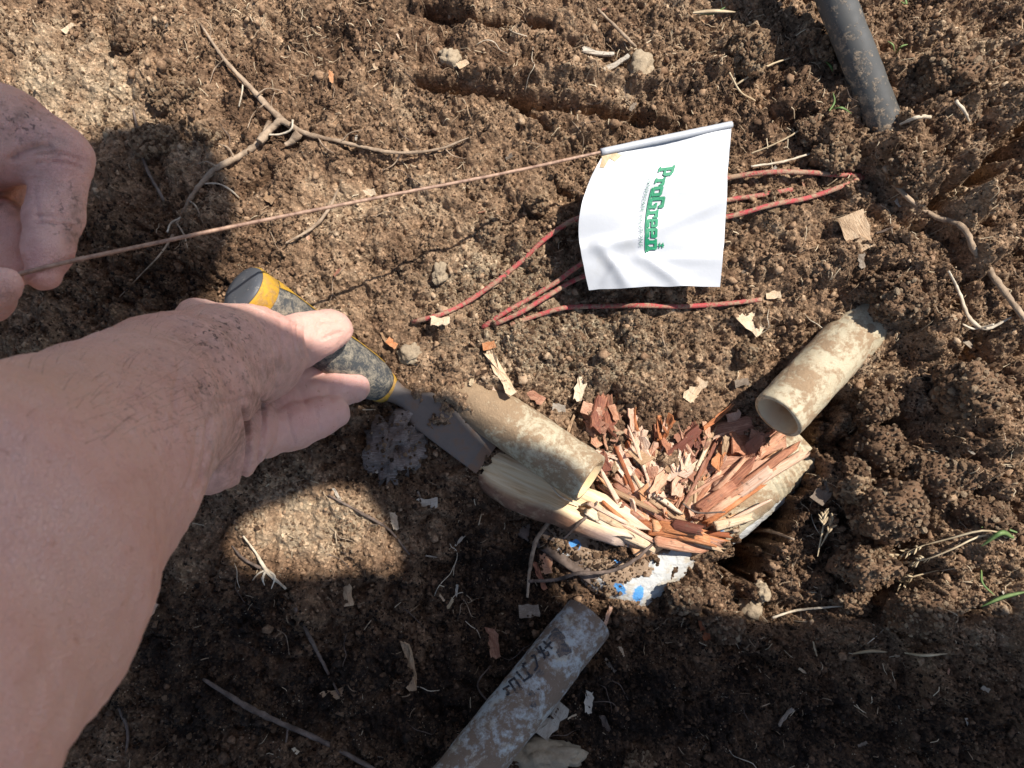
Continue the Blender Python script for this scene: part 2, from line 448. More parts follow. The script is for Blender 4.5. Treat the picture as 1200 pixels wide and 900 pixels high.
# ------------------------------------------------------------------ ground
CTRL = [  # px, py, height in mm
 (-200,-150,8),(200,-150,10),(600,-150,14),(1000,-150,26),(1400,-150,40),(-250,200,4),(-250,500,-6),(-250,900,-10),(1450,200,26),(1450,500,18),(1450,850,12),(0,1100,-12),(400,1100,-22),(800,1100,-30),(1200,1100,-4),
 (0,0,5),(100,60,6),(200,20,8),(330,60,7),(450,40,8),(560,20,12),(700,20,12),(820,30,14),(930,50,16),(1020,60,18),(1120,50,24),(1200,10,28),
 (60,150,2),(170,140,2),(280,130,2),(400,110,4),(520,80,8),(650,95,10),(760,100,10),(880,110,9),(960,140,9),(1090,150,18),(1190,90,32),(1160,140,32),(1200,165,34),
 (60,280,-2),(160,250,-4),(250,220,-2),(350,210,-1),(470,150,2),(520,230,-3),(600,190,-2),(640,270,-8),(720,240,-14),(800,230,-10),(870,200,-4),(930,240,-4),(1010,240,0),(1110,200,14),(1190,220,12),
 (80,380,-6),(200,360,-5),(350,290,-4),(430,330,-6),(520,320,-9),(570,380,-13),(480,400,-11),(640,370,-15),(720,370,-17),(800,340,-14),(870,320,-11),(960,310,-7),(1040,310,-4),(1120,300,-2),(1190,320,6),
 (120,500,-14),(300,480,-14),(400,470,-16),(440,450,-16),(500,425,-13),(560,440,-15),(620,455,-22),(690,440,-24),(750,430,-26),(810,420,-26),(870,400,-24),(930,380,-16),(1030,345,-2),(1055,340,4),(1085,375,-8),(1130,420,-4),(1190,420,2),
 (60,620,-15),(200,600,-18),(330,560,-20),(420,540,-26),(480,465,-34),(470,520,-44),(520,495,-46),(545,480,-42),(560,540,-54),(620,500,-36),(660,500,-36),(700,480,-32),(760,490,-40),(820,470,-48),(860,460,-52),(900,440,-48),(950,420,-38),(990,420,-24),(1050,450,-20),(1120,500,-10),(1190,500,-2),
 (200,720,-22),(300,620,-19),(360,620,-20),(430,620,-24),(480,600,-30),(540,600,-50),(600,600,-64),(600,640,-66),(560,680,-58),(660,540,-50),(720,560,-48),(780,550,-46),(840,530,-50),(880,520,-56),(930,540,-60),(960,560,-92),(985,575,-10),(1012,560,-6),(1000,612,-14),(1025,520,-8),(1080,580,-18),(1150,600,-8),(1200,600,-4),
 (300,700,-28),(420,700,-34),(500,700,-46),(620,700,-68),(690,640,-60),(735,640,-57),(690,700,-74),(790,680,-74),(740,712,-80),(760,620,-50),(860,640,-50),(900,620,-82),(935,650,-100),(990,645,-26),(1060,660,-24),(1140,680,-12),(1200,690,-6),
 (100,850,-18),(250,820,-26),(400,800,-36),(500,820,-48),(580,770,-62),(720,760,-64),(800,720,-50),(850,690,-44),(900,720,-76),(960,720,-70),(1010,740,-34),(1080,740,-22),(1150,760,-8),(1200,780,-2),
 (300,890,-26),(500,900,-46),(640,870,-60),(750,850,-62),(850,800,-60),(920,800,-52),(1000,850,-40),(1100,850,-22),(1200,860,-10)]
TR = [  # carved cracks: points, depth mm, half width px
 ([(500,22),(535,32),(565,38),(600,40),(640,46)], 17, 3.6),
 ([(490,104),(540,110),(590,116),(615,128),(640,152)], 16, 3.4),
 ([(470,98),(540,96),(620,97),(700,101),(770,107),(815,112)], -9, 7),
 ([(600,118),(650,128),(700,136),(745,140)], 18, 4.4),
 ([(745,138),(790,155)], 10, 5),
 ([(1210,125),(1165,175),(1125,222),(1092,240)], 38, 11),
 ([(1062,108),(1078,125),(1085,135)], 18, 7),
 ([(128,40),(140,55),(136,66)], 10, 6),
 ([(985,455),(972,500),(952,555),(928,620),(905,672)], 78, 23),
 ([(1150,470),(1070,500),(1000,520)], 12, 10),
 ([(1075,700),(1062,735)], 12, 10),
 ([(660,222),(690,250),(672,300),(690,330)], 9, 14),
 ([(725,455),(722,485)], 8, 5), ([(1000,180),(1020,215),(1050,245)], 9, 8),
 ([(205,122),(215,112),(230,110)], 7, 3), ([(270,235),(300,215),(318,200)], 9, 5),
 ([(905,140),(930,150),(940,165)], 9, 9), ([(1095,270),(1110,310)], 14, 10), ([(1030,610),(1080,640)], 16, 12),
]
gx = np.arange(-.41, .41001, .00092); gy = np.arange(-.33, .33001, .00092)
def extend(g):
    out = []; s = .0012; x = 0
    while x < 60: 
        x += s; out.append(x); s *= 1.28
    out = np.array(out)
    return np.r_[(g[0] - out)[::-1], g, g[-1] + out]
AX, AY = extend(gx), extend(gy)
X, Y = np.meshgrid(AX, AY, indexing='ij')
XC, YC = np.clip(X, -.62, .62), np.clip(Y, -.5, .5)
cp = np.array([[*P(a, b, z / 1000.)[:2], z / 1000.] for a, b, z in CTRL])
kx = np.linspace(-.62, .62, 310); ky = np.linspace(-.5, .5, 250)
KX, KY = np.meshgrid(kx, ky, indexing='ij')
num = np.zeros_like(KX); den = np.zeros_like(KX)
for cx, cy, cz in cp:
    dd = (KX - cx)**2 + (KY - cy)**2
    wt = np.exp(-dd / (2 * .0235**2)) + 1e-7 / (dd + .001)
    num += wt * cz; den += wt
KZ = num / den
_i = np.clip(((XC + .62) / 1.24 * 309), 0, 308.999); _j = np.clip(((YC + .5) / 1.0 * 249), 0, 248.999)
_a = _i.astype(int); _b = _j.astype(int); _u = _i - _a; _v = _j - _b
Z = KZ[_a, _b] * (1 - _u) * (1 - _v) + KZ[_a + 1, _b] * _u * (1 - _v) + KZ[_a, _b + 1] * (1 - _u) * _v + KZ[_a + 1, _b + 1] * _u * _v
near = np.exp(-np.maximum(np.hypot(X, Y) - .55, 0)**2 / .5)
Z = Z * near
# pixel coordinates of each ground point, for the maps of where the soil is crumbly, dark or sandy
Qz = (Y - CAM[1]) * _s - (Z - CAM[2]) * _c
PXG = 600 + FPX * X / np.maximum(Qz, .05); PYG = 450 - FPX * ((Y - CAM[1]) * _c + (Z - CAM[2]) * _s) / np.maximum(Qz, .05)
def blobmap(lst, base=0.0):
    o = np.full_like(X, base)
    for x, y, rx, ry, v in lst: o += v * np.exp(-(((PXG - x) / rx)**2 + ((PYG - y) / ry)**2))
    return o
crumbly = np.clip(blobmap([(1150,200,160,240,.5),(1100,650,220,200,.55),(900,700,120,100,.5),(200,330,110,80,.6),(720,280,120,70,.3),(640,420,120,60,.25),(600,720,200,150,.35),(350,800,250,120,.25),(850,60,200,80,.3),
   (90,140,100,60,-.4),(340,620,80,40,-.35),(250,640,60,60,-.3),(330,250,90,60,-.2),(430,400,70,50,-.25),(500,430,60,30,-.3)], .42), .05, 1)
wx = X + .004 * fbm(X / .02, Y / .02, 31, 2); wy = Y + .004 * fbm(X / .02, Y / .02, 41, 2)
det = .0060 * fbm(X / .06, Y / .06, 1, 3) + .0042 * fbm(X / .017, Y / .017, 5, 4, .6)
wx2 = wx + .0016 * fbm(X / .004, Y / .004, 33, 2); wy2 = wy + .0016 * fbm(X / .004, Y / .004, 43, 2)
det += crumbly * (.0165 * clods(wx2, wy2, .021, 3, .45) + .0105 * clods(wx2 + .1, wy2, .0105, 9, .5))
det += (.2 + crumbly) * .0046 * clods(wx2, wy2 + .2, .0055, 15, .55)
det += (.35 + .65 * crumbly) * .0019 * clods(X, Y, .0028, 21, .6)
det += (.4 + .6 * crumbly) * .0017 * fbm(X / .0034, Y / .0034, 25, 2, .6)
bank = np.clip(blobmap([(1100,560,170,260,1.),(1120,160,130,160,.8),(900,720,120,90,.7),(930,100,120,80,.4)], 0), 0, 1)
det += bank * (-.022 * clods(wx2 + .4, wy2 + .1, .047, 107, .42) + .018 * fbm(X / .045, Y / .045, 101, 3, .6) + .024 * clods(wx2, wy2 + .31, .036, 105, .5))
rid = 1 - np.abs(fbm(X / .028, Y / .028, 51, 3)) * 2.2          # drying cracks
det -= .0052 * np.clip(rid - .86, 0, 1) / .14 * np.clip(fbm(X / .05, Y / .05, 61, 2) + .15, 0, 1)
Z += det * near
for pts, dep, hw in TR:
    pw = np.array([P(a, b, 0.0)[:2] for a, b in pts]); dm = np.full_like(X, 9.)
    for a, b in zip(pw[:-1], pw[1:]):
        ba = b - a; t = np.clip(((X - a[0]) * ba[0] + (Y - a[1]) * ba[1]) / (ba @ ba), 0, 1)
        dm = np.minimum(dm, np.hypot(X - a[0] - t * ba[0], Y - a[1] - t * ba[1]))
    h = hw * PXM * (1 + (.55 if dep < 30 else .75) * fbm(X / .011, Y / .011, 71, 3))
    Z -= dep / 1000. / (1 + np.exp(np.clip((dm - h) / (.0011 if dep < 30 else .0017), -30, 30)))
# soil tone: its own patches, with the cast shade and sunlit patch painted in
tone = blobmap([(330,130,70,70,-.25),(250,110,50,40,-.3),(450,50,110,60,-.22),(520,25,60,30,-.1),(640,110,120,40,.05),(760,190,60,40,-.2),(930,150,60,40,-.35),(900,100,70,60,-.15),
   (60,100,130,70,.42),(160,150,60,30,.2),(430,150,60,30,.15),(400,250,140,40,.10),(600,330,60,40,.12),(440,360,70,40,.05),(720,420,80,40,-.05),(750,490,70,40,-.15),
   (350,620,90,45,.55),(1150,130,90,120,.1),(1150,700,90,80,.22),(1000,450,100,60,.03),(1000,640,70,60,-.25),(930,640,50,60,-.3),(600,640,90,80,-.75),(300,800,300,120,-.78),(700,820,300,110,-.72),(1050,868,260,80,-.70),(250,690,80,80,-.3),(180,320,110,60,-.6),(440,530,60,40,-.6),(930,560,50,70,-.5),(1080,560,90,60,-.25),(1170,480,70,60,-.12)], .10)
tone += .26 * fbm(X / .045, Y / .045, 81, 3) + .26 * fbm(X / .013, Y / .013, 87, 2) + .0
sandy = np.clip(blobmap([(590,320,70,35,.9),(640,400,110,35,.9),(700,410,90,40,.8),(520,330,50,30,.3),(700,440,60,25,.5),(640,350,60,30,.6),(400,610,60,30,.7)], 0), 0, 1)
verts = np.stack([X, Y, Z], -1).reshape(-1, 3)
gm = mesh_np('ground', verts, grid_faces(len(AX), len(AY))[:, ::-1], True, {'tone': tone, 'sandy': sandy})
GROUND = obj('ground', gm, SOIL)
if gm.polygons[len(gm.polygons) // 2].normal.z < 0: gm.flip_normals()
tag(GROUND, 'brown crumbly soil dug open around a muddy pit', 'ground', kind='structure')
def bil(A, x, y):
    i = np.clip(np.searchsorted(AX, x) - 1, 0, len(AX) - 2); j = np.clip(np.searchsorted(AY, y) - 1, 0, len(AY) - 2)
    fx = (x - AX[i]) / (AX[i + 1] - AX[i]); fy = (y - AY[j]) / (AY[j + 1] - AY[j])
    return A[i, j] * (1 - fx) * (1 - fy) + A[i + 1, j] * fx * (1 - fy) + A[i, j + 1] * (1 - fx) * fy + A[i + 1, j + 1] * fx * fy
def gz(x, y): return bil(Z, np.asarray(x, float), np.asarray(y, float))
def Gd(px, py, up=0.0):
    z = 0.0
    for _ in range(12):
        p = P(px, py, z + up); z = .5 * z + .5 * float(gz(p[0], p[1]))
    p = P(px, py, z + up); return p

# loose crumbs lying on it
ICO_V = []
_t = (1 + 5 ** .5) / 2
for v in [(-1,_t,0),(1,_t,0),(-1,-_t,0),(1,-_t,0),(0,-1,_t),(0,1,_t),(0,-1,-_t),(0,1,-_t),(_t,0,-1),(_t,0,1),(-_t,0,-1),(-_t,0,1)]: ICO_V.append(np.array(v) / math.hypot(1, _t))
ICO_V = np.array(ICO_V)
ICO_F = np.array([(0,11,5),(0,5,1),(0,1,7),(0,7,10),(0,10,11),(1,5,9),(5,11,4),(11,10,2),(10,7,6),(7,1,8),(3,9,4),(3,4,2),(3,2,6),(3,6,8),(3,8,9),(4,9,5),(2,4,11),(6,2,10),(8,6,7),(9,8,1)])
def rotmats(n, full=True):
    q = RNG.normal(size=(n, 4)); q /= np.linalg.norm(q, axis=1)[:, None]
    a, b, c, d = q.T
    return np.stack([np.stack([1-2*(c*c+d*d), 2*(b*c-a*d), 2*(b*d+a*c)], -1), np.stack([2*(b*c+a*d), 1-2*(b*b+d*d), 2*(c*d-a*b)], -1), np.stack([2*(b*d-a*c), 2*(c*d+a*b), 1-2*(b*b+c*c)], -1)], 1)
def crumbs(name, n, mu, sg, rmax, label, seedless=None):
    x = RNG.uniform(-.37, .37, n * 3); y = RNG.uniform(-.30, .29, n * 3)
    pr = np.clip(bil(crumbly, x, y), .12, 1) * (.45 + .9 * (perlin(x / .03, y / .03, 91) + .5))
    ok = RNG.uniform(0, 1, len(x)) < np.clip(pr, .05, 1)
    x = x[ok][:n]; y = y[ok][:n]; n = len(x)
    r = np.minimum(np.exp(RNG.normal(mu, sg, n)), rmax)
    sc = r[:, None] * RNG.uniform(.65, 1.25, (n, 3))
    var = ICO_V[None] * (1 + RNG.uniform(-.45, .45, (n, 12, 1)))
    R = rotmats(n)
    v = np.einsum('nij,nkj->nki', R, var * sc[:, None, :])
    pos = np.stack([x, y, gz(x, y) + r * .25], -1)
    v = (v + pos[:, None, :]).reshape(-1, 3)
    f = (ICO_F[None] + (np.arange(n) * 12)[:, None, None]).reshape(-1, 3)
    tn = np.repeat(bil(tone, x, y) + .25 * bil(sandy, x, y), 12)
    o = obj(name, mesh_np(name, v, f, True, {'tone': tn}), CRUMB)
    return tag(o, label, 'soil', kind='stuff')
crumbs('soil_crumbs', 7000, math.log(.0010), .50, .0034, 'loose brown soil crumbs scattered over the dug ground')

# grains: instanced by geometry nodes, far too many to count
def grain_source():
    import bmesh
    c = bpy.data.collections.new('grain_sources'); out = []
    for k in range(6):
        bm = bmesh.new(); bmesh.ops.create_icosphere(bm, subdivisions=2, radius=1.0)
        v = np.array([x.co for x in bm.verts]); f = np.array([[y.index for y in x.verts] for x in bm.faces]); bm.free()
        v = v * (1 + .38 * fbm3(v * 1.3 + k * 7, 200 + k, 3))[:, None] * np.array([1, .8, .7])
        m = mesh_np('grain', v, f, False); m.materials.append(GRAIN); out.append(m)
    return out
def mat_grain():
    m = M('soil grain', .95, .15); v = m.coord('Object')
    def ia(n_):
        x = m.n('ShaderNodeAttribute', attribute_type='INSTANCER'); x.attribute_name = n_; return x.outputs['Fac']
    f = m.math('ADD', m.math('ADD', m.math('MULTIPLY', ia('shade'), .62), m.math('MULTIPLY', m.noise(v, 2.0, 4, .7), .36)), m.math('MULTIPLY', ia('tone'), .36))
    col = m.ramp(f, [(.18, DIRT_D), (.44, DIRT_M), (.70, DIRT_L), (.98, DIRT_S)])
    return m.done(col, m.bump(m.noise(v, 3.5, 4, .8), .25, .7))
GRAIN = mat_grain(); GRAINS = grain_source()
GR_OUT = True
def scatter_at(name, x, y, z, tn, mu, sg, rmax, label):
    return scatter(name, len(x), mu, sg, rmax, label, (np.asarray(x), np.asarray(y), np.asarray(z), np.asarray(tn)))
CLING = []          # points on clods, pipes and the pole that carry clinging soil
def scatter(name, n, mu, sg, rmax, label, given=None):
    if given is None:
     x = RNG.uniform(-.375, .375, n); y = RNG.uniform(-.30, .295, n)
     ok = RNG.uniform(0, 1, n) < np.clip(-.02 + bil(crumbly, x, y) * .85 + .9 * perlin(x / .022, y / .022, 93) + .5 * bil(sandy, x, y), .06, 1)
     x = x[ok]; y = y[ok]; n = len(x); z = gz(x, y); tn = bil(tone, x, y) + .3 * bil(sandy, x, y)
    else: x, y, z, tn = given
    r = np.minimum(np.exp(RNG.normal(mu, sg, n)), rmax)
    me = bpy.data.meshes.new(name); me.vertices.add(n)
    me.vertices.foreach_set('co', np.stack([x, y, z + r * .2], -1).astype(np.float32).ravel())
    for an, av in (('size', r), ('shade', RNG.uniform(0, 1, n) ** 1.1), ('tone', tn)):
        a = me.attributes.new(an, 'FLOAT', 'POINT'); a.data.foreach_set('value', av.astype(np.float32))
    a = me.attributes.new('turn', 'FLOAT_VECTOR', 'POINT'); a.data.foreach_set('vector', RNG.uniform(0, 6.28, (n, 3)).astype(np.float32).ravel())
    a = me.attributes.new('pick', 'INT', 'POINT'); a.data.foreach_set('value', RNG.integers(0, 6, n).astype(np.int32))
    o = obj(name, me)
    g = bpy.data.node_groups.new(name, 'GeometryNodeTree')
    g.interface.new_socket('Geometry', in_out='INPUT', socket_type='NodeSocketGeometry'); g.interface.new_socket('Geometry', in_out='OUTPUT', socket_type='NodeSocketGeometry')
    N_ = g.nodes.new; i0 = N_('NodeGroupInput'); o0 = N_('NodeGroupOutput'); m2p = N_('GeometryNodeMeshToPoints'); iop = N_('GeometryNodeInstanceOnPoints'); g2i = N_('GeometryNodeGeometryToInstance')
    for m in reversed(GRAINS):
        src = bpy.data.objects.get('grain_' + m.name)
        oi = N_('GeometryNodeObjectInfo')
        if src is None: src = bpy.data.objects.new('grain_' + m.name, m)
        src.use_fake_user = True
        oi.inputs[0].default_value = src; oi.inputs['As Instance'].default_value = True
        g.links.new(oi.outputs['Geometry'], g2i.inputs[0])
    def na(t, nm):
        x_ = N_('GeometryNodeInputNamedAttribute'); x_.data_type = t; x_.inputs[0].default_value = nm; return x_.outputs[0]
    g.links.new(i0.outputs[0], m2p.inputs[0]); g.links.new(m2p.outputs[0], iop.inputs['Points']); g.links.new(g2i.outputs[0], iop.inputs['Instance'])
    iop.inputs['Pick Instance'].default_value = True
    g.links.new(na('INT', 'pick'), iop.inputs['Instance Index']); g.links.new(na('FLOAT_VECTOR', 'turn'), iop.inputs['Rotation']); g.links.new(na('FLOAT', 'size'), iop.inputs['Scale'])
    g.links.new(iop.outputs[0], o0.inputs[0])
    md = o.modifiers.new('scatter', 'NODES'); md.node_group = g
    return tag(o, label, 'soil', kind='stuff')
_m = 90000; _x = RNG.uniform(-.75, .75, _m); _y = RNG.uniform(-.6, .6, _m); _o = (np.abs(_x) > .37) | (np.abs(_y) > .295); _x = _x[_o]; _y = _y[_o]
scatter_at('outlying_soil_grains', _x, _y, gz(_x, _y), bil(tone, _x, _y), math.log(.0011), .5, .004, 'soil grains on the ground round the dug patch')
scatter('soil_grains', 260000, math.log(.00062), .42, .0022, 'fine soil grains covering the dug ground')

# ------------------------------------------------------------------ pipes
def pipe(name, a, b, r, wall, mat, label, mud=None, bore=PVC_IN, rough=.00045, seed=0, openend=True):
    """a is the open end"""
    a = np.asarray(a, float); b = np.asarray(b, float); L = np.linalg.norm(b - a)
    root = empty(name, a)
    t = np.linspace(0, L, 90)
    prof = [(0.0, r - wall)] + [(0.0002, r - wall * .15), (.0012, r)] + [(x, r) for x in t[2:]]
    me = lathe('pipe_wall', a, b, prof, 56, rough, seed)
    n = len(me.vertices); co = np.empty(n * 3, np.float32); me.vertices.foreach_get('co', co); co = co.reshape(-1, 3)
    md = np.zeros(n, np.float32) if mud is None else mud(co, a, b, L)
    at = me.attributes.new('mud', 'FLOAT', 'POINT'); at.data.foreach_set('value', np.asarray(md, np.float32))
    o = obj('pipe_wall', me, mat, root); o.location = -Vector(a)
    prof = [(0.0, r - wall)] + [(x, r - wall) for x in np.linspace(.002, L * .9, 20)] + [(L * .9, .0005)]
    me = lathe('bore', a, b, prof, 48); me.flip_normals()
    o2 = obj('bore', me, bore, root); o2.location = -Vector(a)
    tag(root, label, 'pipe')
    return root
# right: open end rises towards the viewer, the far end runs into the bank
RA, RB = P(911, 488, -.004), P(1092, 294, -.040)
pipe('drain_pipe', RA, RB, .0166, .0026, PVC, 'cream plastic pipe with open round mouth, sticking out of the bank on the right',
     lambda c, a, b, L: .05 * np.clip(((c - a) @ ((b - a) / L)) / L - .45, 0, 1) * 3.0 - .02, seed=3)
LA, LB = P(692, 562, -.016), P(478, 415, -.050)
pipe('drain_pipe', LA, LB, .0167, .0028, PVC, 'cream plastic pipe beside the chisel blade, its cut end over the split wood',
     lambda c, a, b, L: .34 * np.clip(((c - a) @ ((b - a) / L)) / L - .22, 0, 1), seed=9)
BA, BB = P(690, 724, -.050), P(505, 958, .002)
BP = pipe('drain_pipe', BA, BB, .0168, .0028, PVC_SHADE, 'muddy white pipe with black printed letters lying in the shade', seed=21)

def on_pipe(px, py, A, B, r, lift=.0004):
    A = np.asarray(A); B = np.asarray(B); ax = (B - A) / np.linalg.norm(B - A)
    d = ray(px, py); d = d / np.linalg.norm(d); oc = CAM - A
    dp = d - ax * (d @ ax); op = oc - ax * (oc @ ax)
    a = dp @ dp; b = 2 * dp @ op; c = op @ op - (r + lift)**2
    q = b * b - 4 * a * c
    if q < 0: q = 0
    t = (-b - math.sqrt(q)) / (2 * a)
    return CAM + d * t
# black print on the muddy pipe: strokes seen in the photograph, laid on its surface
INK = mat_dirty('black ink', (.022, .022, .028), (.16, .11, .075), .52, .60, 300, .7)
def zoomed(u, v): return 570 + u / 5.63, 690 + v / 5.63
STROKES = [[(110,662),(150,640)],[(128,652),(150,694),(132,700)],[(150,612),(200,684)],[(182,588),(232,658)],[(150,612),(182,588)],
 [(200,548),(250,606),(302,566)],[(240,506),(292,580)],[(236,498),(262,486)],[(296,446),(318,436),(338,512),(318,540)],
 [(330,388),(352,420),(384,404)],[(352,380),(384,440)],[(402,412),(412,436),(380,456)],[(378,348),(432,392)],[(424,352),(388,392)]]
for st in STROKES:
    pts = [zoomed(*q) for q in st]; V = []; F = []
    for (x0, y0), (x1, y1) in zip(pts[:-1], pts[1:]):
        dx, dy = x1 - x0, y1 - y0; L = math.hypot(dx, dy); nx, ny = -dy / L * 1.25, dx / L * 1.25
        k = 5; base = len(V)
        for i in range(k + 1):
            t = -.06 + 1.12 * i / k
            for sg in (-1, 1): V.append(on_pipe(x0 + dx * t + nx * sg, y0 + dy * t + ny * sg, BA, BB, .0168, .0006 + .00008 * (len(F) % 3)))
        for i in range(k): F.append((base + 2*i, base + 2*i + 1, base + 2*i + 3, base + 2*i + 2))
    me = bpy.data.meshes.new('printed_letter'); me.from_pydata([tuple(v) for v in V], [], F); me.update()
    o = obj('printed_letter', me, INK, BP); o.location = -Vector(BA)
INKG = mat_dirty('grey ink smudge', (.07, .066, .068), (.17, .12, .085), .45, .58, 260, .8)
for cu, cv, ru, rv, ph in ((462,308,50,42,.3),(508,398,46,52,.8),(355,552,24,22,0),(300,690,20,18,0),(312,764,18,22,0),(345,662,9,9,0)):
    V = [on_pipe(*zoomed(cu, cv), BA, BB, .0168, .0005)]; F = []
    for i in range(18):
        a = i / 18 * 6.2832; k = 1 + .22 * math.sin(3 * a + ph) + .12 * math.sin(7 * a)
        V.append(on_pipe(*zoomed(cu + ru * k * math.cos(a), cv + rv * k * math.sin(a)), BA, BB, .0168, .0005))
    F = [(0, 1 + i, 1 + (i + 1) % 18) for i in range(18)]
    me = bpy.data.meshes.new('printed_mark'); me.from_pydata([tuple(v) for v in V], [], F); me.update()
    o = obj('printed_mark', me, INKG, BP); o.location = -Vector(BA)

# ---- elbow fitting with primer stains, its coupling to the right
def cyl_chain(pts): return pts
s = Sculpt()
s.chain([S(560, 548, -.086, 33), S(700, 648, -.080, 36), S(738, 676, -.077, 37)], k=0, inner=.002)
s.chain([S(738, 676, -.077, 37), S(850, 598, -.074, 36), S(905, 556, -.074, 33)], k=.004, inner=.002)
s.chain([S(752, 667, -.0765, 39.5), S(806, 629, -.074, 39.5)], k=.0015, inner=.001)
s.chain([S(722, 664, -.078, 39.5), S(668, 626, -.080, 39.5)], k=.0015, inner=.001)
p, q = s.build(.00075)
N = vnormals(p, q)
px_, py_ = topx(p)
p = p + N * (.0004 * fbm3(p * 300, 5, 3))[:, None]
blue = np.zeros(len(p))
for x, y, rx, ry, an in ((727,690,9,5,.8),(748,697,6,10,.2),(674,638,7,5,.6),(724,656,4,4,0),(839,618,9,5,-.5),(829,626,6,3,-.6)):
    dx = px_ - x; dy = py_ - y; a = dx * math.cos(an) + dy * math.sin(an); b = -dx * math.sin(an) + dy * math.cos(an)
    blue = np.maximum(blue, ((a / rx)**2 + (b / ry)**2 < 1 + .5 * fbm3(p * 500, 17, 2)) * 1.0)
lowright = (px_ - 738) * .62 + (py_ - 676) * .78           # away from the spoil heap on top
mud = np.where(lowright > 6 + 8 * fbm3(p * 110, 27, 3), -.12, .22)
mud = np.where((px_ > 812) & (lowright < 18), .02, mud)
CLING_E = p[(mud > .1) & (N[:, 2] > .35)]; CLING_E = CLING_E[RNG.integers(0, len(CLING_E), 2600)]; CLING.append(np.c_[CLING_E, np.full(len(CLING_E), .1)])
mud = np.where((lowright < -8) & (px_ < 712) & (py_ > 600 + (px_ - 600) * .75), -.02, mud)
me = mesh_np('elbow_fitting', p, q, True, {'blue': blue, 'mud': mud})
tag(obj('elbow_fitting', me, PVC_WHITE), 'white plastic elbow fitting with blue glue stains, half buried in mud', 'pipe fitting')
CA, CB = P(826, 612, -.064), P(935, 524, -.066)
root = empty('pipe_coupling', CA); L = np.linalg.norm(CB - CA)
for nm, prof, mt, sd_ in (('sleeve', [(0, .015), (.0005, .0192), (.002, .0198)] + [(x, .0200 + .0004 * math.sin(x * 1800) * (x > L * .55)) for x in np.linspace(.003, L, 70)] + [(L, .012)], PVC, 41),):
    me = lathe(nm, CA, CB, prof, 48, .0008, sd_); o = obj(nm, me, mt, root); o.location = -Vector(CA)
    n = len(me.vertices); co = np.empty(n * 3, np.float32); me.vertices.foreach_get('co', co); co = co.reshape(-1, 3)
    x, y = topx(co); bl = np.zeros(n)
    for a_, b_, rx, ry in ((840, 618, 8, 5), (832, 625, 5, 3)): bl = np.maximum(bl, (((x - a_) / rx)**2 + ((y - b_) / ry)**2 < 1))
    at = me.attributes.new('blue', 'FLOAT', 'POINT'); at.data.foreach_set('value', bl.astype(np.float32))
tag(root, 'dirt-caked ribbed cream pipe coupling below the open pipe mouth', 'pipe fitting')

# ------------------------------------------------------------------ split root wood
def rock(name, px, py, z, rx, ry, rz, rot, mat, label=None, cat=None, group=None, rough=.22, seed=0, freq=1.3, vox=None, ridged=False):
    """irregular lump; rx ry in px, rz in metres"""
    c = P(px, py, z); k = depth(c) / FPX
    import bmesh
    bm = bmesh.new(); bmesh.ops.create_icosphere(bm, subdivisions=4, radius=1.0)
    v = np.array([x.co for x in bm.verts]); f = np.array([[y.index for y in x.verts] for x in bm.faces]); bm.free()
    nz = fbm3(v * freq + seed * 3.1, seed, 5)
    if ridged: nz = -np.abs(nz) * 1.6 + .4
    v = v * (1 + rough * nz)[:, None]
    v = v * np.array([rx * k, ry * k, rz])
    v = v + .0016 * np.stack([fbm3(v * 330, seed + 5, 3)] * 3, 1) * v / (np.linalg.norm(v, axis=1)[:, None] + 1e-9)
    a = math.radians(-rot); ca, sa = math.cos(a), math.sin(a)
    v = np.stack([v[:, 0] * ca - v[:, 1] * sa, v[:, 0] * sa + v[:, 1] * ca, v[:, 2]], 1)
    o = obj(name, mesh_np(name, v, f, True), mat); o.location = Vector(c)
    if name == 'root_stump':
        w_ = v[v[:, 2] > 0]; w_ = w_[RNG.integers(0, len(w_), 260)]; CLING.append(np.c_[w_ + c, np.full(len(w_), .05)])
    if mat in (CLOD, CLODT):
        k_ = v[:, 2] > -.3 * rz; A_ = rx * ry * k * k
        w_ = v[k_]; w_ = w_[RNG.integers(0, len(w_), int(A_ * 5.5e6))]; CLING.append(np.c_[w_ + c, np.full(len(w_), .30 if mat is CLOD else .42)])
    if label: tag(o, label, cat, group)
    return o
WOOD = M('split wood', .7, .25)
_v = WOOD.coord('Object', (14, 190, 190), (0, 0, 0)); _v2 = WOOD.coord('Object')
_g = WOOD.noise(_v, 1.5, 6, .6, .5)
_c1 = WOOD.ramp(_g, [(.25, (.42, .25, .12)), (.42, (.66, .47, .26)), (.7, (.80, .66, .43))])
_c1 = WOOD.mix(WOOD.math('MULTIPLY', WOOD.attr('bark'), WOOD.ramp(WOOD.noise(_v2, 130, 4), [(.3, .6), (.5, 1.)])), _c1, WOOD.mix(WOOD.noise(_v2, 200, 4), (.10, .055, .035), (.30, .15, .085)))
_c1 = WOOD.mix(WOOD.math('MULTIPLY', WOOD.attr('grey'), .7), _c1, (.50, .41, .36))
WOODM = WOOD.done(_c1, WOOD.bump(_g, .0016, .8))
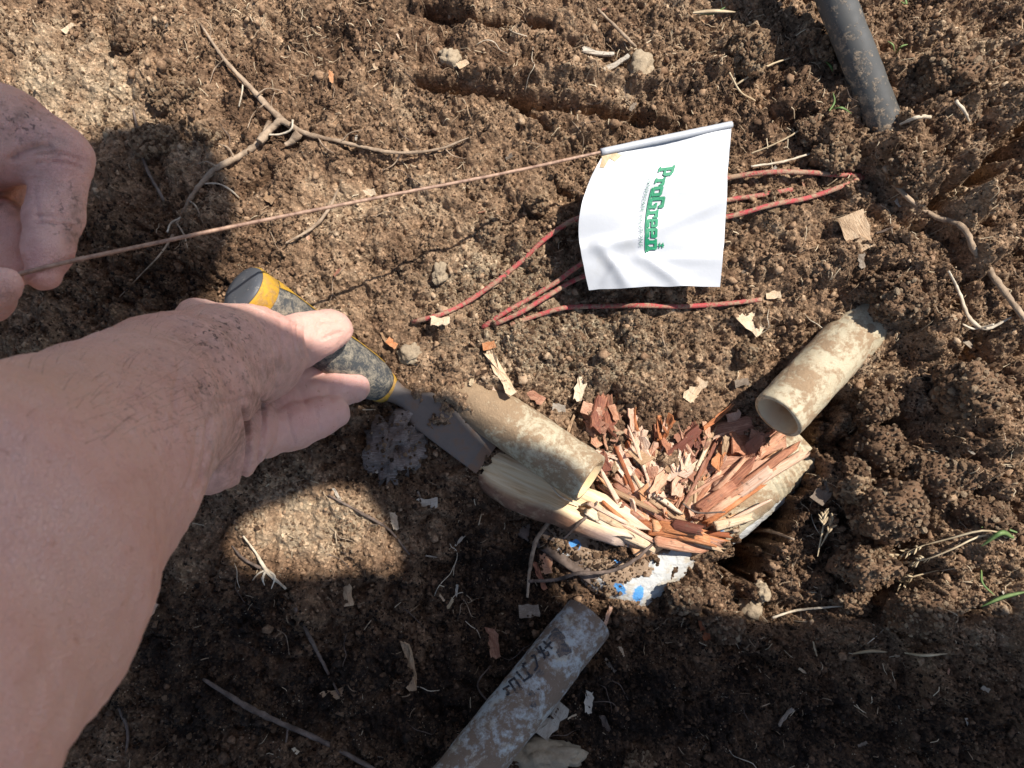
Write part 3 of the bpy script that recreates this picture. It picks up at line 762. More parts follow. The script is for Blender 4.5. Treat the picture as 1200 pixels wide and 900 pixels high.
def strip(name, a, b, w0, th, mat, seed, nseg=44, ncross=16, prof=None, splinter=.3, label=None, bark=True, arch=.0):
    """a split length of wood lying from a to b, local x along the grain"""
    a = np.asarray(a, float); b = np.asarray(b, float); L = np.linalg.norm(b - a)
    xs = np.linspace(0, 1, nseg); cr = np.linspace(0, 2 * math.pi, ncross, endpoint=False)
    V = []; BK = []; GY = []
    for i, t in enumerate(xs):
        ww = w0 * (prof(t) if prof else (1 - .25 * t)); 
        for c in cr:
            y = math.cos(c) * ww; zz = math.sin(c) * th * (1.0 if math.sin(c) > 0 else 1.2)
            zz = min(zz, th * .55)
            V.append((t * L, y, zz + arch * math.sin(math.pi * t))); BK.append(1.0 if y < -.70 * ww or math.sin(c) < -.1 else 0.0); GY.append(max(0, (t - .7) * 2.5))
    V = np.array(V)
    q = V * np.array([9, 170, 170])
    d = fbm3(q + seed, seed, 4)
    V[:, 2] += d * th * .34; V[:, 1] += fbm3(V * np.array([30, 60, 60]) + 9, seed + 3, 3) * w0 * .20
    tt = V[:, 0] / L
    sp = vnoise3(np.stack([np.zeros(len(V)), V[:, 1] * 420, V[:, 2] * 420 + seed], 1), seed + 7)
    V[:, 0] += np.where(tt > .6, (tt - .6) / .4, 0) * sp * L * splinter * .5 - np.where(tt < .15, (.15 - tt) / .15, 0) * sp * L * splinter * .25
    n0 = len(V); V = np.vstack([V, V[:ncross].mean(0), V[n0 - ncross:n0].mean(0)])
    f = grid_faces(nseg, ncross, True); j = np.arange(ncross); j2 = (j + 1) % ncross
    f = np.vstack([f, np.stack([j2, j, np.full(ncross, n0), np.full(ncross, n0)], 1), np.stack([(nseg - 1) * ncross + j, (nseg - 1) * ncross + j2, np.full(ncross, n0 + 1), np.full(ncross, n0 + 1)], 1)])
    me = mesh_quads_tris(name, V, f)
    for an, av in (('bark', (BK if bark else [0] * n0) + [0, 0]), ('grey', GY + [0, .5])):
        at = me.attributes.new(an, 'FLOAT', 'POINT'); at.data.foreach_set('value', np.asarray(av, np.float32))
    o = obj(name, me, mat)
    d = b - a; o.location = Vector(a); o.rotation_euler = (0, -math.asin(d[2] / L), math.atan2(d[1], d[0]))
    if label: tag(o, label, 'wood')
    return o
strip('split_root', P(548, 536, -.046), P(742, 622, -.044), .0155, .0125, WOODM, 3, prof=lambda t: .72 + .5 * math.sin(min(1, t * 1.5) * 2.4) * .8 - .35 * max(0, t - .75) * 2, label='pale yellow split tree root under the chisel edge')
strip('root_splinter', P(596, 592, -.050), P(672, 606, -.046), .0022, .0016, WOODM, 8, 20, 8, label='thin grey splinter below the split root', bark=False)
strip('bark_slab', P(590, 600, -.066), P(690, 668, -.062), .0085, .007, ROOTD, 12, 30, 12, label='dark muddy bark slab along the elbow fitting', bark=False)
def slivers(a, b, za, zb, n, spread, half, mats, seed, lab, grp):
    r_ = random.Random(seed)
    for i in range(n):
        t0 = r_.uniform(-.05, .45); t1 = min(1.1, t0 + r_.uniform(.35, .75)); off = r_.gauss(0, spread)
        nx, ny = -(b[1] - a[1]), b[0] - a[0]; L = math.hypot(nx, ny); nx /= L; ny /= L; sk = r_.gauss(0, spread * .5)
        f = lambda t, o_: (a[0] + (b[0] - a[0]) * t + nx * o_, a[1] + (b[1] - a[1]) * t + ny * o_)
        dz = r_.uniform(-.005, .004)
        o_ = strip('bark_sliver', P(*f(t0, off), za + (zb - za) * t0 + dz), P(*f(t1, off + sk), za + (zb - za) * t1 + dz + r_.gauss(0, .004)), r_.uniform(.35, 1.0) * half, r_.uniform(.35, .8) * half, r_.choice(mats), seed * 50 + i, 14, 8, bark=False, splinter=.5, arch=r_.uniform(0, .003))
        tag(o_, lab, 'bark', grp)
slivers((748,606), (842,630), -.042, -.038, 14, 8, .0052, [ORANGE_S, ORANGE_S, BARK_S, BARK2_S, CHIP_S], 15, 'orange-brown bark sliver lying across the elbow fitting', 'bark slivers across the elbow fitting')
slivers((816,600), (915,525), -.042, -.036, 18, 8, .0050, [BARK_S, BARK_S, ORANGE_S, BARK2_S], 18, 'dark red bark sliver torn along the ribbed coupling', 'bark slivers along the coupling')
slivers((682,596), (768,646), -.034, -.042, 10, 7, .0042, [CHIP_S, BARK2_S, CHIP_S], 19, 'pale fibrous sliver at the end of the split root', 'pale slivers at the root end')
tag(strip('gouged_root', P(700, 566, -.0545), P(905, 522, -.050), .0215, .013, BARK2_S, 61, 40, 18, prof=lambda t: .8 + .3 * math.sin(t * 3), bark=False, splinter=.2), 'gouged reddish root wood beneath the heap of chips', 'wood')
tag(strip('gouged_root', P(735, 622, -.054), P(850, 590, -.050), .018, .012, ORANGE_S, 67, 40, 18, bark=False, splinter=.25), 'gouged orange root wood above the elbow fitting', 'wood')
for q_, (a_, b_) in enumerate([((770,625),(720,505)),((775,620),(780,500)),((785,615),(850,510)),((790,615),(890,545)),((765,620),(690,560))]):
    slivers(a_, b_, -.046, -.044, 16, 13, .0021, [BARK2_S, CHIP_S, BARK_S, ORANGE_S, BARK2_S], 70 + q_, 'fine shred of bark packed into the chip heap', 'fine shreds in the chip heap')
slivers((690,545), (800,600), -.046, -.044, 16, 16, .0042, [BARK2_S, CHIP_S, BARK_S], 29, 'long pinkish splinter lying among the bark chips', 'splinters in the chip heap')
strip('root_sliver', P(838, 616, -.030), P(880, 606, -.034), .0032, .0022, CHIP_S, 23, 16, 8, label='pale thin sliver lying on the coupling by the blue stain', bark=False)
STUMP = mat_chip('grey stump', (.045, .03, .022), (.17, .125, .10), (.44, .37, .32), 0, False)
rock('root_stump', 462, 522, -.036, 34, 45, .020, 20, STUMP, 'pale grey cut root stump in the shade under the chisel neck', 'root', rough=.46, seed=4, ridged=True, freq=2.4)

# ------------------------------------------------------------------ chips
def chip_mesh(name, L, W, T, seed, curl=.15, jag=.3, taper=.5):
    """a torn flat flake, grain along x: ragged ends, curved plate of real thickness"""
    r = np.random.default_rng(seed)
    top = []; k = r.integers(5, 8)
    xs_ = np.linspace(-.82, .82, k) + r.uniform(-.06, .06, k)
    up_ = [(x, W * (r.uniform(.55, 1.0)) * (1 - taper * max(0, x))) for x in xs_]
    dn_ = [(x, -W * (r.uniform(.55, 1.0)) * (1 - taper * max(0, -x) * r.uniform(.2, 1))) for x in xs_[::-1]]
    def end(sx):
        m = r.integers(2, 5); ys = np.linspace(.7, -.7, m) * W * sx
        return [(sx * (1 - r.uniform(0, jag) * (i % 2) - r.uniform(0, jag * .6)), y * .8) for i, y in enumerate(ys)]
    out = up_ + end(1) + dn_ + end(-1)
    out = np.array(out); n = len(out); c = out.mean(0)
    tw = r.uniform(-.5, .5); cy = r.uniform(-1, 1)
    V = []
    for side in (1, -1):
        for f in (1.0, .55):
            for x, y in c + (out - c) * f:
                z = curl * L * (x * x - .3) + cy * .35 * y * y / W + tw * y * x + side * T * .5 * (1.0 if f < 1 else .7)
                V.append((x * L, y, z + r.normal() * T * .22))
        V.append((c[0] * L, c[1], side * T * .6 - curl * .3 * L))
    m2 = 2 * n + 1; F = []
    for i in range(n):
        j = (i + 1) % n
        F += [(i, n + i, n + j, j), (n + i, 2 * n, n + j), (m2 + j, m2 + n + j, m2 + n + i, m2 + i), (m2 + n + j, m2 + 2 * n, m2 + n + i), (i, j, m2 + j, m2 + i)]
    m = bpy.data.meshes.new(name); m.from_pydata(V, [], F); m.update()
    for q in m.polygons: q.use_smooth = True
    try: m.set_sharp_from_angle(angle=math.radians(35))
    except Exception: pass
    return m
VAR = [chip_mesh('bark_chip', 1, w_, .13, 100 + i, c_, .26, p_) for i, (w_, c_, p_) in enumerate([(.38, .12, .6), (.30, .25, .9), (.5, .1, .3), (.20, .15, .4), (.42, -.18, .7), (.62, .15, .5), (.13, .25, .6), (.34, -.1, .2)])]
def chip(name, px, py, L, rot, mat, var=0, up=.002, tilt=(0, 0), wide=1.0, label=None, cat='wood chip', group=None, z=None, data={}):
    key = (var, mat.name)
    if key not in data:
        d = VAR[var].copy(); d.name = name; d.materials.append(mat); data[key] = d
    p = Gd(px, py, up) if z is None else P(px, py, z)
    o = bpy.data.objects.new(name, data[key]); COL.objects.link(o)
    k = depth(p) / FPX
    o.location = Vector(p); o.scale = (L * k, L * k * wide, L * k)
    o.rotation_euler = (tilt[0], tilt[1], math.radians(-rot))
    if label: tag(o, label, cat, group)
    return o
# heap of fresh chips in the pit
r = random.Random(5)
heap = [(684,478),(770,492),(835,500),(892,512),(890,540),(850,570),(828,606),(790,622),(735,604),(706,560),(694,520)]
def inside(x, y, poly):
    c = False
    for i in range(len(poly)):
        (x0, y0), (x1, y1) = poly[i - 1], poly[i]
        if (y0 > y) != (y1 > y) and x < (x1 - x0) * (y - y0) / (y1 - y0) + x0: c = not c
    return c
cnt = 0
while cnt < 150:
    x, y = r.uniform(675, 900), r.uniform(474, 630)
    if not inside(x, y, heap): continue
    cnt += 1
    ang = math.degrees(math.atan2(y - 640, x - 770)) + r.gauss(0, 32)
    z = float(gz(*P(x, y, -.045)[:2]))
    chip('bark_chip', x, y, r.uniform(8, 17) if cnt % 3 else r.uniform(18, 30), ang, r.choice([BARK, BARK, BARK2, BARK2, BARK2, CHIP, ORANGE]), r.randrange(8), .0, (r.gauss(0, .55), r.gauss(0, .42)), r.uniform(.7, 1.3),
         'reddish bark chip in the heap between the pipes', group='fresh bark chips heaped in the pit', z=max(z + .001, -.049 + r.uniform(-.008, .012)))
PIC = [ # px, py, half length px, rotation deg, material, variant, label
 (586,437,32,58,CHIP,3,'long curled tan strip above the cream pipe by the chisel'),
 (573,405,9,-20,ORANGE,5,'small orange flake at the tip of the curled tan strip'),
 (680,455,17,100,CHIP,0,'tan leaf-shaped chip standing above the chip heap'),
 (627,464,13,30,BARK2,2,'ragged pinkish chip on the sandy slope'),
 (580,460,8,60,BARK2,1,'tiny pink chip beside the curled tan strip'),
 (692,480,13,10,BARK2,5,'round pinkish flake at the upper edge of the heap'),
 (697,505,20,60,BARK,2,'red-edged chip leaning at the left of the heap'),
 (722,532,30,52,BARK2,0,'largest pale pink chip leaning in the left of the heap'),
 (752,548,18,60,CHIP,0,'tan shield-shaped chip in the middle of the heap'),
 (668,500,18,110,CHIP,6,'thin pale curl beside the cut pipe end'),
 (815,456,18,118,CHIP,2,'tan chip above the dark gap of the open pipe'),
 (880,376,20,35,CHIP,5,'pale triangular chip left of the open pipe, below the red wire'),
 (906,345,10,-10,CHIP,5,'small orange-tan flake near the end of the lowest red wire'),
 (515,376,13,-8,CHIP,2,'white angular chip touching the longest red wire'),
 (450,397,9,60,CHIP,3,'small pale sliver beside the chisel handle'),
 (459,402,8,30,ORANGE,5,'small orange sliver beside the chisel handle'),
 (1004,272,27,62,CHIP,5,'large pale wedge of wood right of the flag'),
 (870,448,10,160,GREYCHIP,2,'grey chip in the shadow beside the open pipe'),
 (862,497,20,60,BARK2,2,'pinkish block in the shadow under the open pipe'),
 (890,512,13,8,BARK2,5,'square tan-pink block under the pipe mouth'),
 (925,482,14,-40,BARK,3,'dark red strip beneath the pipe mouth'),
 (840,490,28,-38,ORANGE,6,'bright orange root sliver at the edge of the shadow'),
 (407,697,14,75,CHIP,2,'pale flat chip below the small sunlit patch'),
 (480,778,33,80,CHIP,3,'long brown stick-like chip in the shade'),
 (392,816,19,-20,CHIP,2,'frayed pale chip in the shade near the arm'),
 (578,752,20,75,BARK2,0,'brown leaf-shaped chip left of the printed pipe'),
 (620,716,14,-12,GREYCHIP,5,'white torn chip above the printed pipe'),
 (535,692,9,95,GREYCHIP,3,'small upright grey chip in the shaded pit'),
 (516,698,8,50,CHIP,3,'small tan chip in the shaded pit'),
 (645,845,27,-62,GREYCHIP,2,'grey corrugated wood piece beneath the printed pipe'),
 (690,822,14,90,GREYCHIP,0,'grey forked splinter right of the printed pipe'),
 (710,850,20,65,ROOTD,3,'dark curved sliver right of the printed pipe'),
 (715,780,10,20,GREYCHIP,5,'small grey flake right of the printed pipe end'),
 (712,722,14,110,BARK2,3,'brown bark sliver wedged at the elbow corner'),
 (640,660,14,80,BARK,5,'reddish bark flake under the dark twig'),
 (632,674,18,65,BARK,3,'red bark sliver left of the elbow fitting'),
 (826,739,15,70,ORANGE,0,'bright orange flake on the mud below the elbow'),
 (892,690,11,55,CHIP,2,'tan chip on the shaded bank right of the elbow'),
 (172,716,15,110,BARK2,5,'brown flake peeking out beside the forearm'),
 (540,632,11,-48,GREYCHIP,3,'pale sliver in the dark pit by the sunlit patch'),
 (505,652,8,10,GREYCHIP,6,'tiny pale sliver in the dark pit'),
 (440,545,10,75,GREYCHIP,3,'grey sliver beneath the fingers'),
 (395,580,10,60,GREYCHIP,3,'pale sliver on the ground below the fingertips'),
 (462,610,12,70,CHIP,0,'tan leaf piece between the two sunlit patches'),
 (500,590,14,-10,GREYCHIP,2,'grey chip below the root stump'),
 (655,478,9,0,GREYCHIP,5,'grey pebble-like flake on the sandy slope'),
 (905,245,9,10,CLODT,2,'brown flake below the double red wires'),
 (700,62,20,5,GREYCHIP,3,'long grey bark piece near the top of the ground'),
 (722,75,18,-32,GREYCHIP,3,'slanted grey bark piece near the top of the ground'),
 (542,75,8,-40,CHIP,5,'small white flake near the top crack'),
 (440,78,5,60,CHIP,5,'tiny pale flake on the dark upper soil'),
 (388,90,8,80,ORANGE,0,'small orange leaf flake on the upper soil'),
 (80,32,9,120,CHIP,2,'pale flake near the upper left corner'),
 (315,232,9,30,CHIP,5,'tan flake under the flag wire'),
 (433,226,8,-20,CHIP,5,'orange-tan flake touching the flag wire'),
 (965,578,16,-55,GREYCHIP,5,'smooth pale stone-like chip in the dark gap'),
 (1010,305,10,70,GREYCHIP,2,'grey fleck near the wood wedge'),
 (1138,400,12,-40,GREYCHIP,5,'grey angular flake on the right bank'),
 (1020,463,12,-5,CHIP,5,'tan flat chip on the bank below the open pipe'),
 (1010,690,12,-30,GREYCHIP,5,'pale chip with red fibres in the right bank'),
 (942,787,9,30,CHIP,3,'small pale sliver at the lower shadow edge'),
 (955,760,10,80,STRAW,6,'upright pale splinter in the lower pit'),
 (920,840,14,-50,GREYCHIP,3,'shaded grey sliver near the bottom edge'),
]
for x, y, L, rot, mt, va, lb in PIC:
    chip('wood_chip', x, y, L, rot, mt, va, .0025, (r.gauss(0, .18), r.gauss(0, .15)), 1.15, lb)
chip('twig', 1036, 270, 13, -20, ROOTD, 6, .004, label='short dark twig at the base of the pale wood wedge', cat='twig')
for i in range(70):   # small anonymous flakes
    x, y = r.uniform(10, 1190), r.uniform(10, 890)
    if x < 330 and 90 < y < 900: continue
    chip('wood_flake', x, y, r.uniform(3.5, 8), r.uniform(0, 180), r.choice([CHIP, GREYCHIP, GREYCHIP, BARK2, STRAW]), r.randrange(8), .001, (r.gauss(0, .3), r.gauss(0, .3)), 1.1,
         'small flake of wood lying loose on the soil', 'wood chip', 'small wood flakes strewn over the soil')

# ------------------------------------------------------------------ stones and clods
ROCKS = [(1026,530,32,26,.030,20,CLOD,'big crumbling clod on the bank right of the pipe mouth'),(1034,600,40,32,.034,-20,CLOD,'largest clod overhanging the right side of the dark gap'),(1012,664,30,26,.026,30,CLOD,'clod at the lower end of the dark gap'),(1022,480,26,20,.022,-40,CLOD,'clod close under the right side of the open pipe'),(1090,560,44,30,.026,10,CLOD,'broad lump of soil on the right bank'),(1130,460,36,28,.022,60,CLOD,'soil lump on the right bank level with the open pipe'),(1080,720,34,26,.022,0,CLOD,'lump of soil below the seed heads'),(1150,600,30,22,.016,0,CLOD,'lump of soil above the seed heads'),(1110,90,36,28,.018,0,CLOD,'lump of soil right of the pole'),(1050,350,30,17,.016,-45,CLOD,'wide clod burying the far end of the open pipe'),(1066,362,18,15,.014,0,CLOD,'clod right of the buried end of the open pipe'),(1038,336,18,13,.013,0,CLOD,'clod above the buried end of the open pipe'),
 (480,414,14,12,.006,0,STONE,'grey-white stone between chisel handle and cream pipe'),
 (573,266,11,14,.007,10,CLODT,'tan squarish clod left of the flag'),(628,240,12,9,.006,20,CLODT,'brown clod beneath the flag wire near the flag'),
 (875,62,24,22,.012,30,CLODT,'rusty brown clod left of the metal pole top'),(956,62,14,17,.009,0,CLOD,'brown clod close to the left side of the metal pole'),
 (978,180,22,22,.012,10,CLODT,'orange-brown clod at the foot of the metal pole'),(950,155,18,14,.009,0,CLOD,'dark curled clod beside the pole shadow'),
 (750,82,16,19,.009,30,STONE,'pale yellow stone above the flag'),(528,68,13,11,.006,0,STONE,'pale yellow stone under the top crack'),
 (876,412,13,11,.006,0,CLODT,'tan stone left of the open pipe'),(1000,572,17,19,.016,-30,CLODT,'reddish clod overhanging the dark gap'),
 (1002,548,15,13,.012,20,CLOD,'crumbling clod above the reddish clod'),(880,715,13,16,.010,20,STONE,'tan rounded stub on the bank below the coupling'),
 (893,692,8,12,.008,-20,STONE,'grey root end on the bank below the coupling'),(180,165,22,18,.007,0,CLODT,'tan flat clod near the upper left hand'),
 (205,108,30,17,.008,-12,CLODT,'tan lump with a dark shadow at upper left'),(245,163,12,11,.006,0,CLODT,'small tan clod left of the forked root'),
 (145,50,14,11,.008,0,CLOD,'crusty clod in the upper left'),(748,893,17,9,.008,-10,CLODT,'tan stone cut off by the bottom edge'),
 (640,885,40,16,.010,0,STONE,'mud-coloured flat stone under the printed pipe'),(850,735,22,16,.012,0,CLOD,'brown clod right of the white elbow corner'),
 (800,700,22,16,.012,20,CLOD,'brown clod touching the white elbow'),(515,320,8,12,.004,10,STONE,'tan stone left of the longest red wire'),
 (1035,620,18,14,.012,0,CLOD,'dark clod on the right bank near the seed heads'),(1000,705,20,18,.014,0,CLOD,'clod at the lower right of the dark gap'),(1060,200,22,16,.012,40,CLOD,'muddy clod caked round the foot of the pole'),
 (1050,352,20,12,.010,-40,CLODT,'tan clod on top of the buried end of the open pipe'),(1030,348,14,9,.008,20,CLOD,'small clod on the buried end of the open pipe')]
for i, (x, y, rx, ry, rz, rot, mt, lb) in enumerate(ROCKS):
    g = Gd(x, y, rz * .12)
    rock('stone' if mt is STONE else 'soil_clod', x, y, g[2], rx, ry, rz, rot, mt, lb, 'stone' if mt is STONE else 'clod', rough=.30, seed=20 + i, freq=1.7)

# ------------------------------------------------------------------ roots and twigs
def root(name, pts, rad, mat, label, up=.002, cat='root', rough=.3, seed=0, n=None, group=None, parent=None, ups=None):
    w3 = [Gd(x, y, (ups[i] if ups else up)) for i, (x, y) in enumerate(pts)]
    rr = [q * PXM for q in rad] if hasattr(rad, '__len__') else [rad * PXM] * len(pts)
    if len(rr) != len(pts): rr = np.interp(np.linspace(0, 1, len(pts)), np.linspace(0, 1, len(rr)), rr)
    o = obj(name, tube(name, w3, rr, n or 8 * len(pts), 8, rough, seed), mat, parent)
    if label: tag(o, label, cat, group)
    return o
R1 = root('tree_root', [(235,28),(262,68),(300,110),(325,136),(350,153),(400,166),(470,179),(520,173),(552,160)], [1.4,2.3,3.5,4.2,3.6,2.5,2,1.7,.8], ROOT, 'long tan root curving across the upper left soil', ups=[.0005,.0012,.0018,.0025,.0025,.003,.008,.0045,.0005], seed=1)
root('root_branch', [(340,146),(328,142),(318,150),(304,166)], [3,4,5,5], ROOT, None, .006, parent=R1, seed=2)
root('root_branch', [(350,155),(344,164),(334,170)], [5,5,3], ROOT, None, .004, parent=R1, seed=3)
root('root_branch', [(343,140),(342,150),(330,157),(315,158)], 1.2, ROOTP, None, .008, parent=R1, seed=4)
root('root_branch', [(285,95),(283,112),(280,125)], 1.0, ROOTP, None, .004, parent=R1, seed=5)
R2 = root('tree_root', [(316,142),(304,166),(275,186),(255,196),(238,212),(222,235),(208,262),(196,290)], [2.4,3.6,4,3.8,3.6,3,2.2,1.2], ROOT, 'pale side root running down towards the chisel handle', .0018, seed=6)
root('root_branch', [(240,215),(258,216),(272,224),(280,232)], 1.1, ROOTP, None, .003, parent=R2, seed=7)
root('root_branch', [(212,255),(200,262),(196,272)], 1.2, ROOTP, None, .003, parent=R2)
for i_, pts_ in enumerate([[(262,70),(252,80),(246,96)],[(300,112),(312,104),(330,106)],[(325,138),(318,122),(322,108)],[(400,166),(410,156),(425,152)],[(470,179),(462,192),(448,200)],[(520,173),(530,182),(545,186)],[(310,122),(298,132),(290,150)],[(372,160),(380,172),(392,180)]]):
    root('root_branch', pts_, [1.1,.8,.4], ROOT, None, .004, parent=R1, seed=300 + i_)
for i_, pts_ in enumerate([[(275,186),(268,174),(255,168)],[(255,196),(244,190),(232,192)],[(222,235),(232,246),(238,262)],[(208,262),(216,276),(220,292)],[(204,275),(186,300),(165,322),(140,348)]]):
    root('root_branch', pts_, [1.2,1,.5], ROOT, None, .003, parent=R2, seed=320 + i_)
T = [
 ([(396,222),(388,240),(372,262),(335,285)], [1,2,2,1.2], ROOT, 'thin bent rootlet under the flag wire', .003, 'rootlet'),
 ([(156,128),(163,160),(168,185),(192,235)], [1.2,2,2,1.5], ROOTD, 'dark straight twig near the upper left hand', .003, 'twig'),
 ([(620,681),(652,679),(677,672),(716,669),(741,658),(771,633),(812,611)], [2,2.2,2.4,2.4,2.2,1.8,1.2], ROOTD, 'dark crooked twig lying across the elbow fitting', .016, 'twig'),
 ([(643,612),(630,630),(622,660),(618,700)], [2.6,3,2.5,1.5], ROOT, 'grey hooked twig left of the elbow fitting', .010, 'twig'),
 ([(700,588),(690,603),(679,613),(660,632)], [1.5,2,2,1.2], ROOTD, 'small kinked twig on the end of the split root', .022, 'twig'),
 ([(285,628),(300,648),(312,668),(335,690)], [.9,1.5,2.6,1.4], ROOTP, 'white forked rootlet at the edge of the sunlit patch', .004, 'rootlet'),
 ([(312,668),(308,678),(310,686)], [1.6,1.4,.6], ROOTP, 'short white prong under the forked rootlet', .003, 'rootlet'),
 ([(313,668),(322,676),(318,690)], [1.6,1.2,.5], ROOTP, 'second white prong of the forked rootlet', .003, 'rootlet'),
 ([(312,668),(303,672),(296,680)], [1.3,1,.5], ROOTP, 'left white prong of the forked rootlet', .003, 'rootlet'),
 ([(272,640),(286,655),(306,666)], [1.2,1.6,2], ROOTD, 'dark rootlet meeting the white forked rootlet', .003, 'rootlet'),
 ([(385,580),(430,605),(455,620),(480,650)], [1.2,2,1.6,1], ROOTD, 'thin dark twig crossing the sunlit patch', .003, 'twig'),
 ([(346,712),(362,745),(380,780),(398,815)], [2.2,2.4,2,1.4], ROOTD, 'thin root in the shade pointing at the frayed chip', .002, 'root'),
 ([(238,796),(290,828),(330,848),(372,866),(445,905)], [2,3.5,3,3,2.5], ROOTD, 'dark root crossing the shaded soil at the bottom', .003, 'root'),
 ([(335,870),(338,850)], [1,1.4], ROOTD, 'short stub on the dark bottom root', .003, 'root'),
 ([(140,830),(150,860),(148,880)], [2,2,1.4], ROOTD, 'short dark root beside the forearm at the bottom', .002, 'root'),
 ([(1036,195),(1046,212),(1068,235),(1092,252),(1130,268),(1140,290),(1165,325),(1205,380)], [2.5,3.5,3,3,3.5,4,4,3], ROOT, 'crooked tan root running right from the foot of the pole', .005, 'root'),
 ([(1112,318),(1125,345),(1138,375),(1152,385),(1185,372)], [1.2,2,2.4,2,1], ROOTP, 'pale frayed rootlet on the right bank', .005, 'rootlet'),
 ([(1128,380),(1140,385),(1165,380)], [1,1.4,1], ROOTP, 'fine pale rootlet beside the frayed one', .006, 'rootlet'),
 ([(860,622),(885,622),(905,623),(930,632)], [2.5,2.5,2.2,1.4], ROOT, 'tan twig sticking out below the coupling', .010, 'twig'),
 ([(905,724),(930,716),(965,712),(990,710)], [1.5,1.6,1.3,.8], ROOTP, 'pale wavy rootlet in the lower pit', .008, 'rootlet'),
 ([(880,180),(905,170),(925,160),(955,140),(965,135)], [1,1,1,1,.8], STRAW, 'dry grass stem by the pole shadow', .004, 'grass stem'),
 ([(862,100),(880,88),(905,75),(926,68)], [1,1.2,1.2,.8], STRAW, 'pale bent stem left of the pole', .004, 'grass stem'),
 ([(880,195),(915,190),(950,180)], [1.2,1.5,1.2], ROOTP, 'fine pale rootlet above the red wires', .004, 'rootlet'),
 ([(855,85),(868,108),(885,118)], [1,1.4,1], STRAW, 'curled straw left of the pole', .004, 'grass stem'),
 ([(1120,118),(1130,130),(1136,142)], [2,2,1.2], ROOTP, 'short pale stick right of the pole', .004, 'twig'),
 ([(1055,146),(1072,138),(1090,137)], [1.4,2,2.4], ROOTP, 'pale stick at the right side of the pole', .005, 'twig'),
 ([(640,560),(655,580),(680,592)], [1,1.2,1], ROOTP, 'fine thread of root on the split wood', .012, 'rootlet'),
 ([(800,590),(815,600),(850,600)], [1,1.2,1], ROOTD, 'thin dark twig on the coupling', .028, 'twig'),
 ([(700,10),(735,45),(745,55)], [1.5,2.2,1.5], ROOT, 'short root at the top edge', .004, 'root'),
 ([(590,840),(560,800),(575,780)], [1,1.2,.8], ROOTD, 'thread-like root left of the printed pipe', .002, 'rootlet'),
]
for i, (pts, rad, mt, lb, up, cat) in enumerate(T):
    nm = {'root': 'tree_root', 'rootlet': 'rootlet', 'twig': 'twig', 'grass stem': 'straw'}[cat]
    root(nm, pts, rad, mt, lb, up, cat, seed=60 + i)
rr_ = random.Random(77)
for i in range(70):     # hair-fine rootlets
    x, y = rr_.choice([(rr_.uniform(200, 700), rr_.uniform(20, 380)), (rr_.uniform(700, 1190), rr_.uniform(20, 760)), (rr_.uniform(250, 900), rr_.uniform(600, 890))])
    a = rr_.uniform(0, 6.28); pts = [(x, y)]
    for k in range(rr_.randint(3, 5)):
        a += rr_.gauss(0, .5); x += math.cos(a) * rr_.uniform(6, 14); y += math.sin(a) * rr_.uniform(6, 14); pts.append((x, y))
    root('rootlet', pts, [.3, .55, .25], rr_.choice([ROOTP, ROOT, ROOT, ROOTD, ROOTD]), 'hair-fine rootlet lying loose on the soil', .0018, 'rootlet', n=12, group='hair-fine rootlets strewn over the soil')

# ------------------------------------------------------------------ red wires
REDW = mat_dirty('red wire', (.46, .075, .075), (.25, .165, .105), .44, .56, 210, .7, .25)
def wire(pts, rpx, lab, up=.003, ups=None):
    w3 = [Gd(x, y, ups[i] if ups else up) for i, (x, y) in enumerate(pts)]
    tag(obj('red_wire', tube('red_wire', w3, [rpx * PXM] * len(pts), 60, 10, .10, 3), REDW), lab, 'wire', 'muddy red irrigation wires')
wire([(483,377),(512,370),(540,358),(575,335),(610,307),(645,275),(674,257),(715,250),(780,232),(855,208),(900,202),(945,202),(985,205),(1008,206)], 3.1, 'longest red wire, arching from the white chip under the top of the flag', ups=[.001,.002,.003,.003,.004,.006,.014,.016,.010,.006,.005,.005,.004,.001])
wire([(565,384),(592,366),(620,350),(650,332),(682,309),(730,290),(800,250),(855,234),(890,229),(928,222)], 3.0, 'red wire ending at the left flag edge, upper of the close pair', ups=[.001,.003,.004,.007,.014,.014,.010,.005,.004,.001])
wire([(580,380),(610,366),(640,348),(668,331),(684,324),(730,300),(800,265),(862,252),(905,240),(950,231),(985,219),(1011,208)], 3.0, 'red wire of the close pair that ends lowest beside the flag', ups=[.001,.003,.004,.007,.012,.012,.008,.004,.004,.004,.004,.001])
wire([(598,381),(625,371),(660,361),(705,359),(750,358),(800,359),(850,356),(892,351)], 3.0, 'lowest red wire, running flat below the flag', ups=[.001,.003,.004,.004,.004,.003,.003,.001])

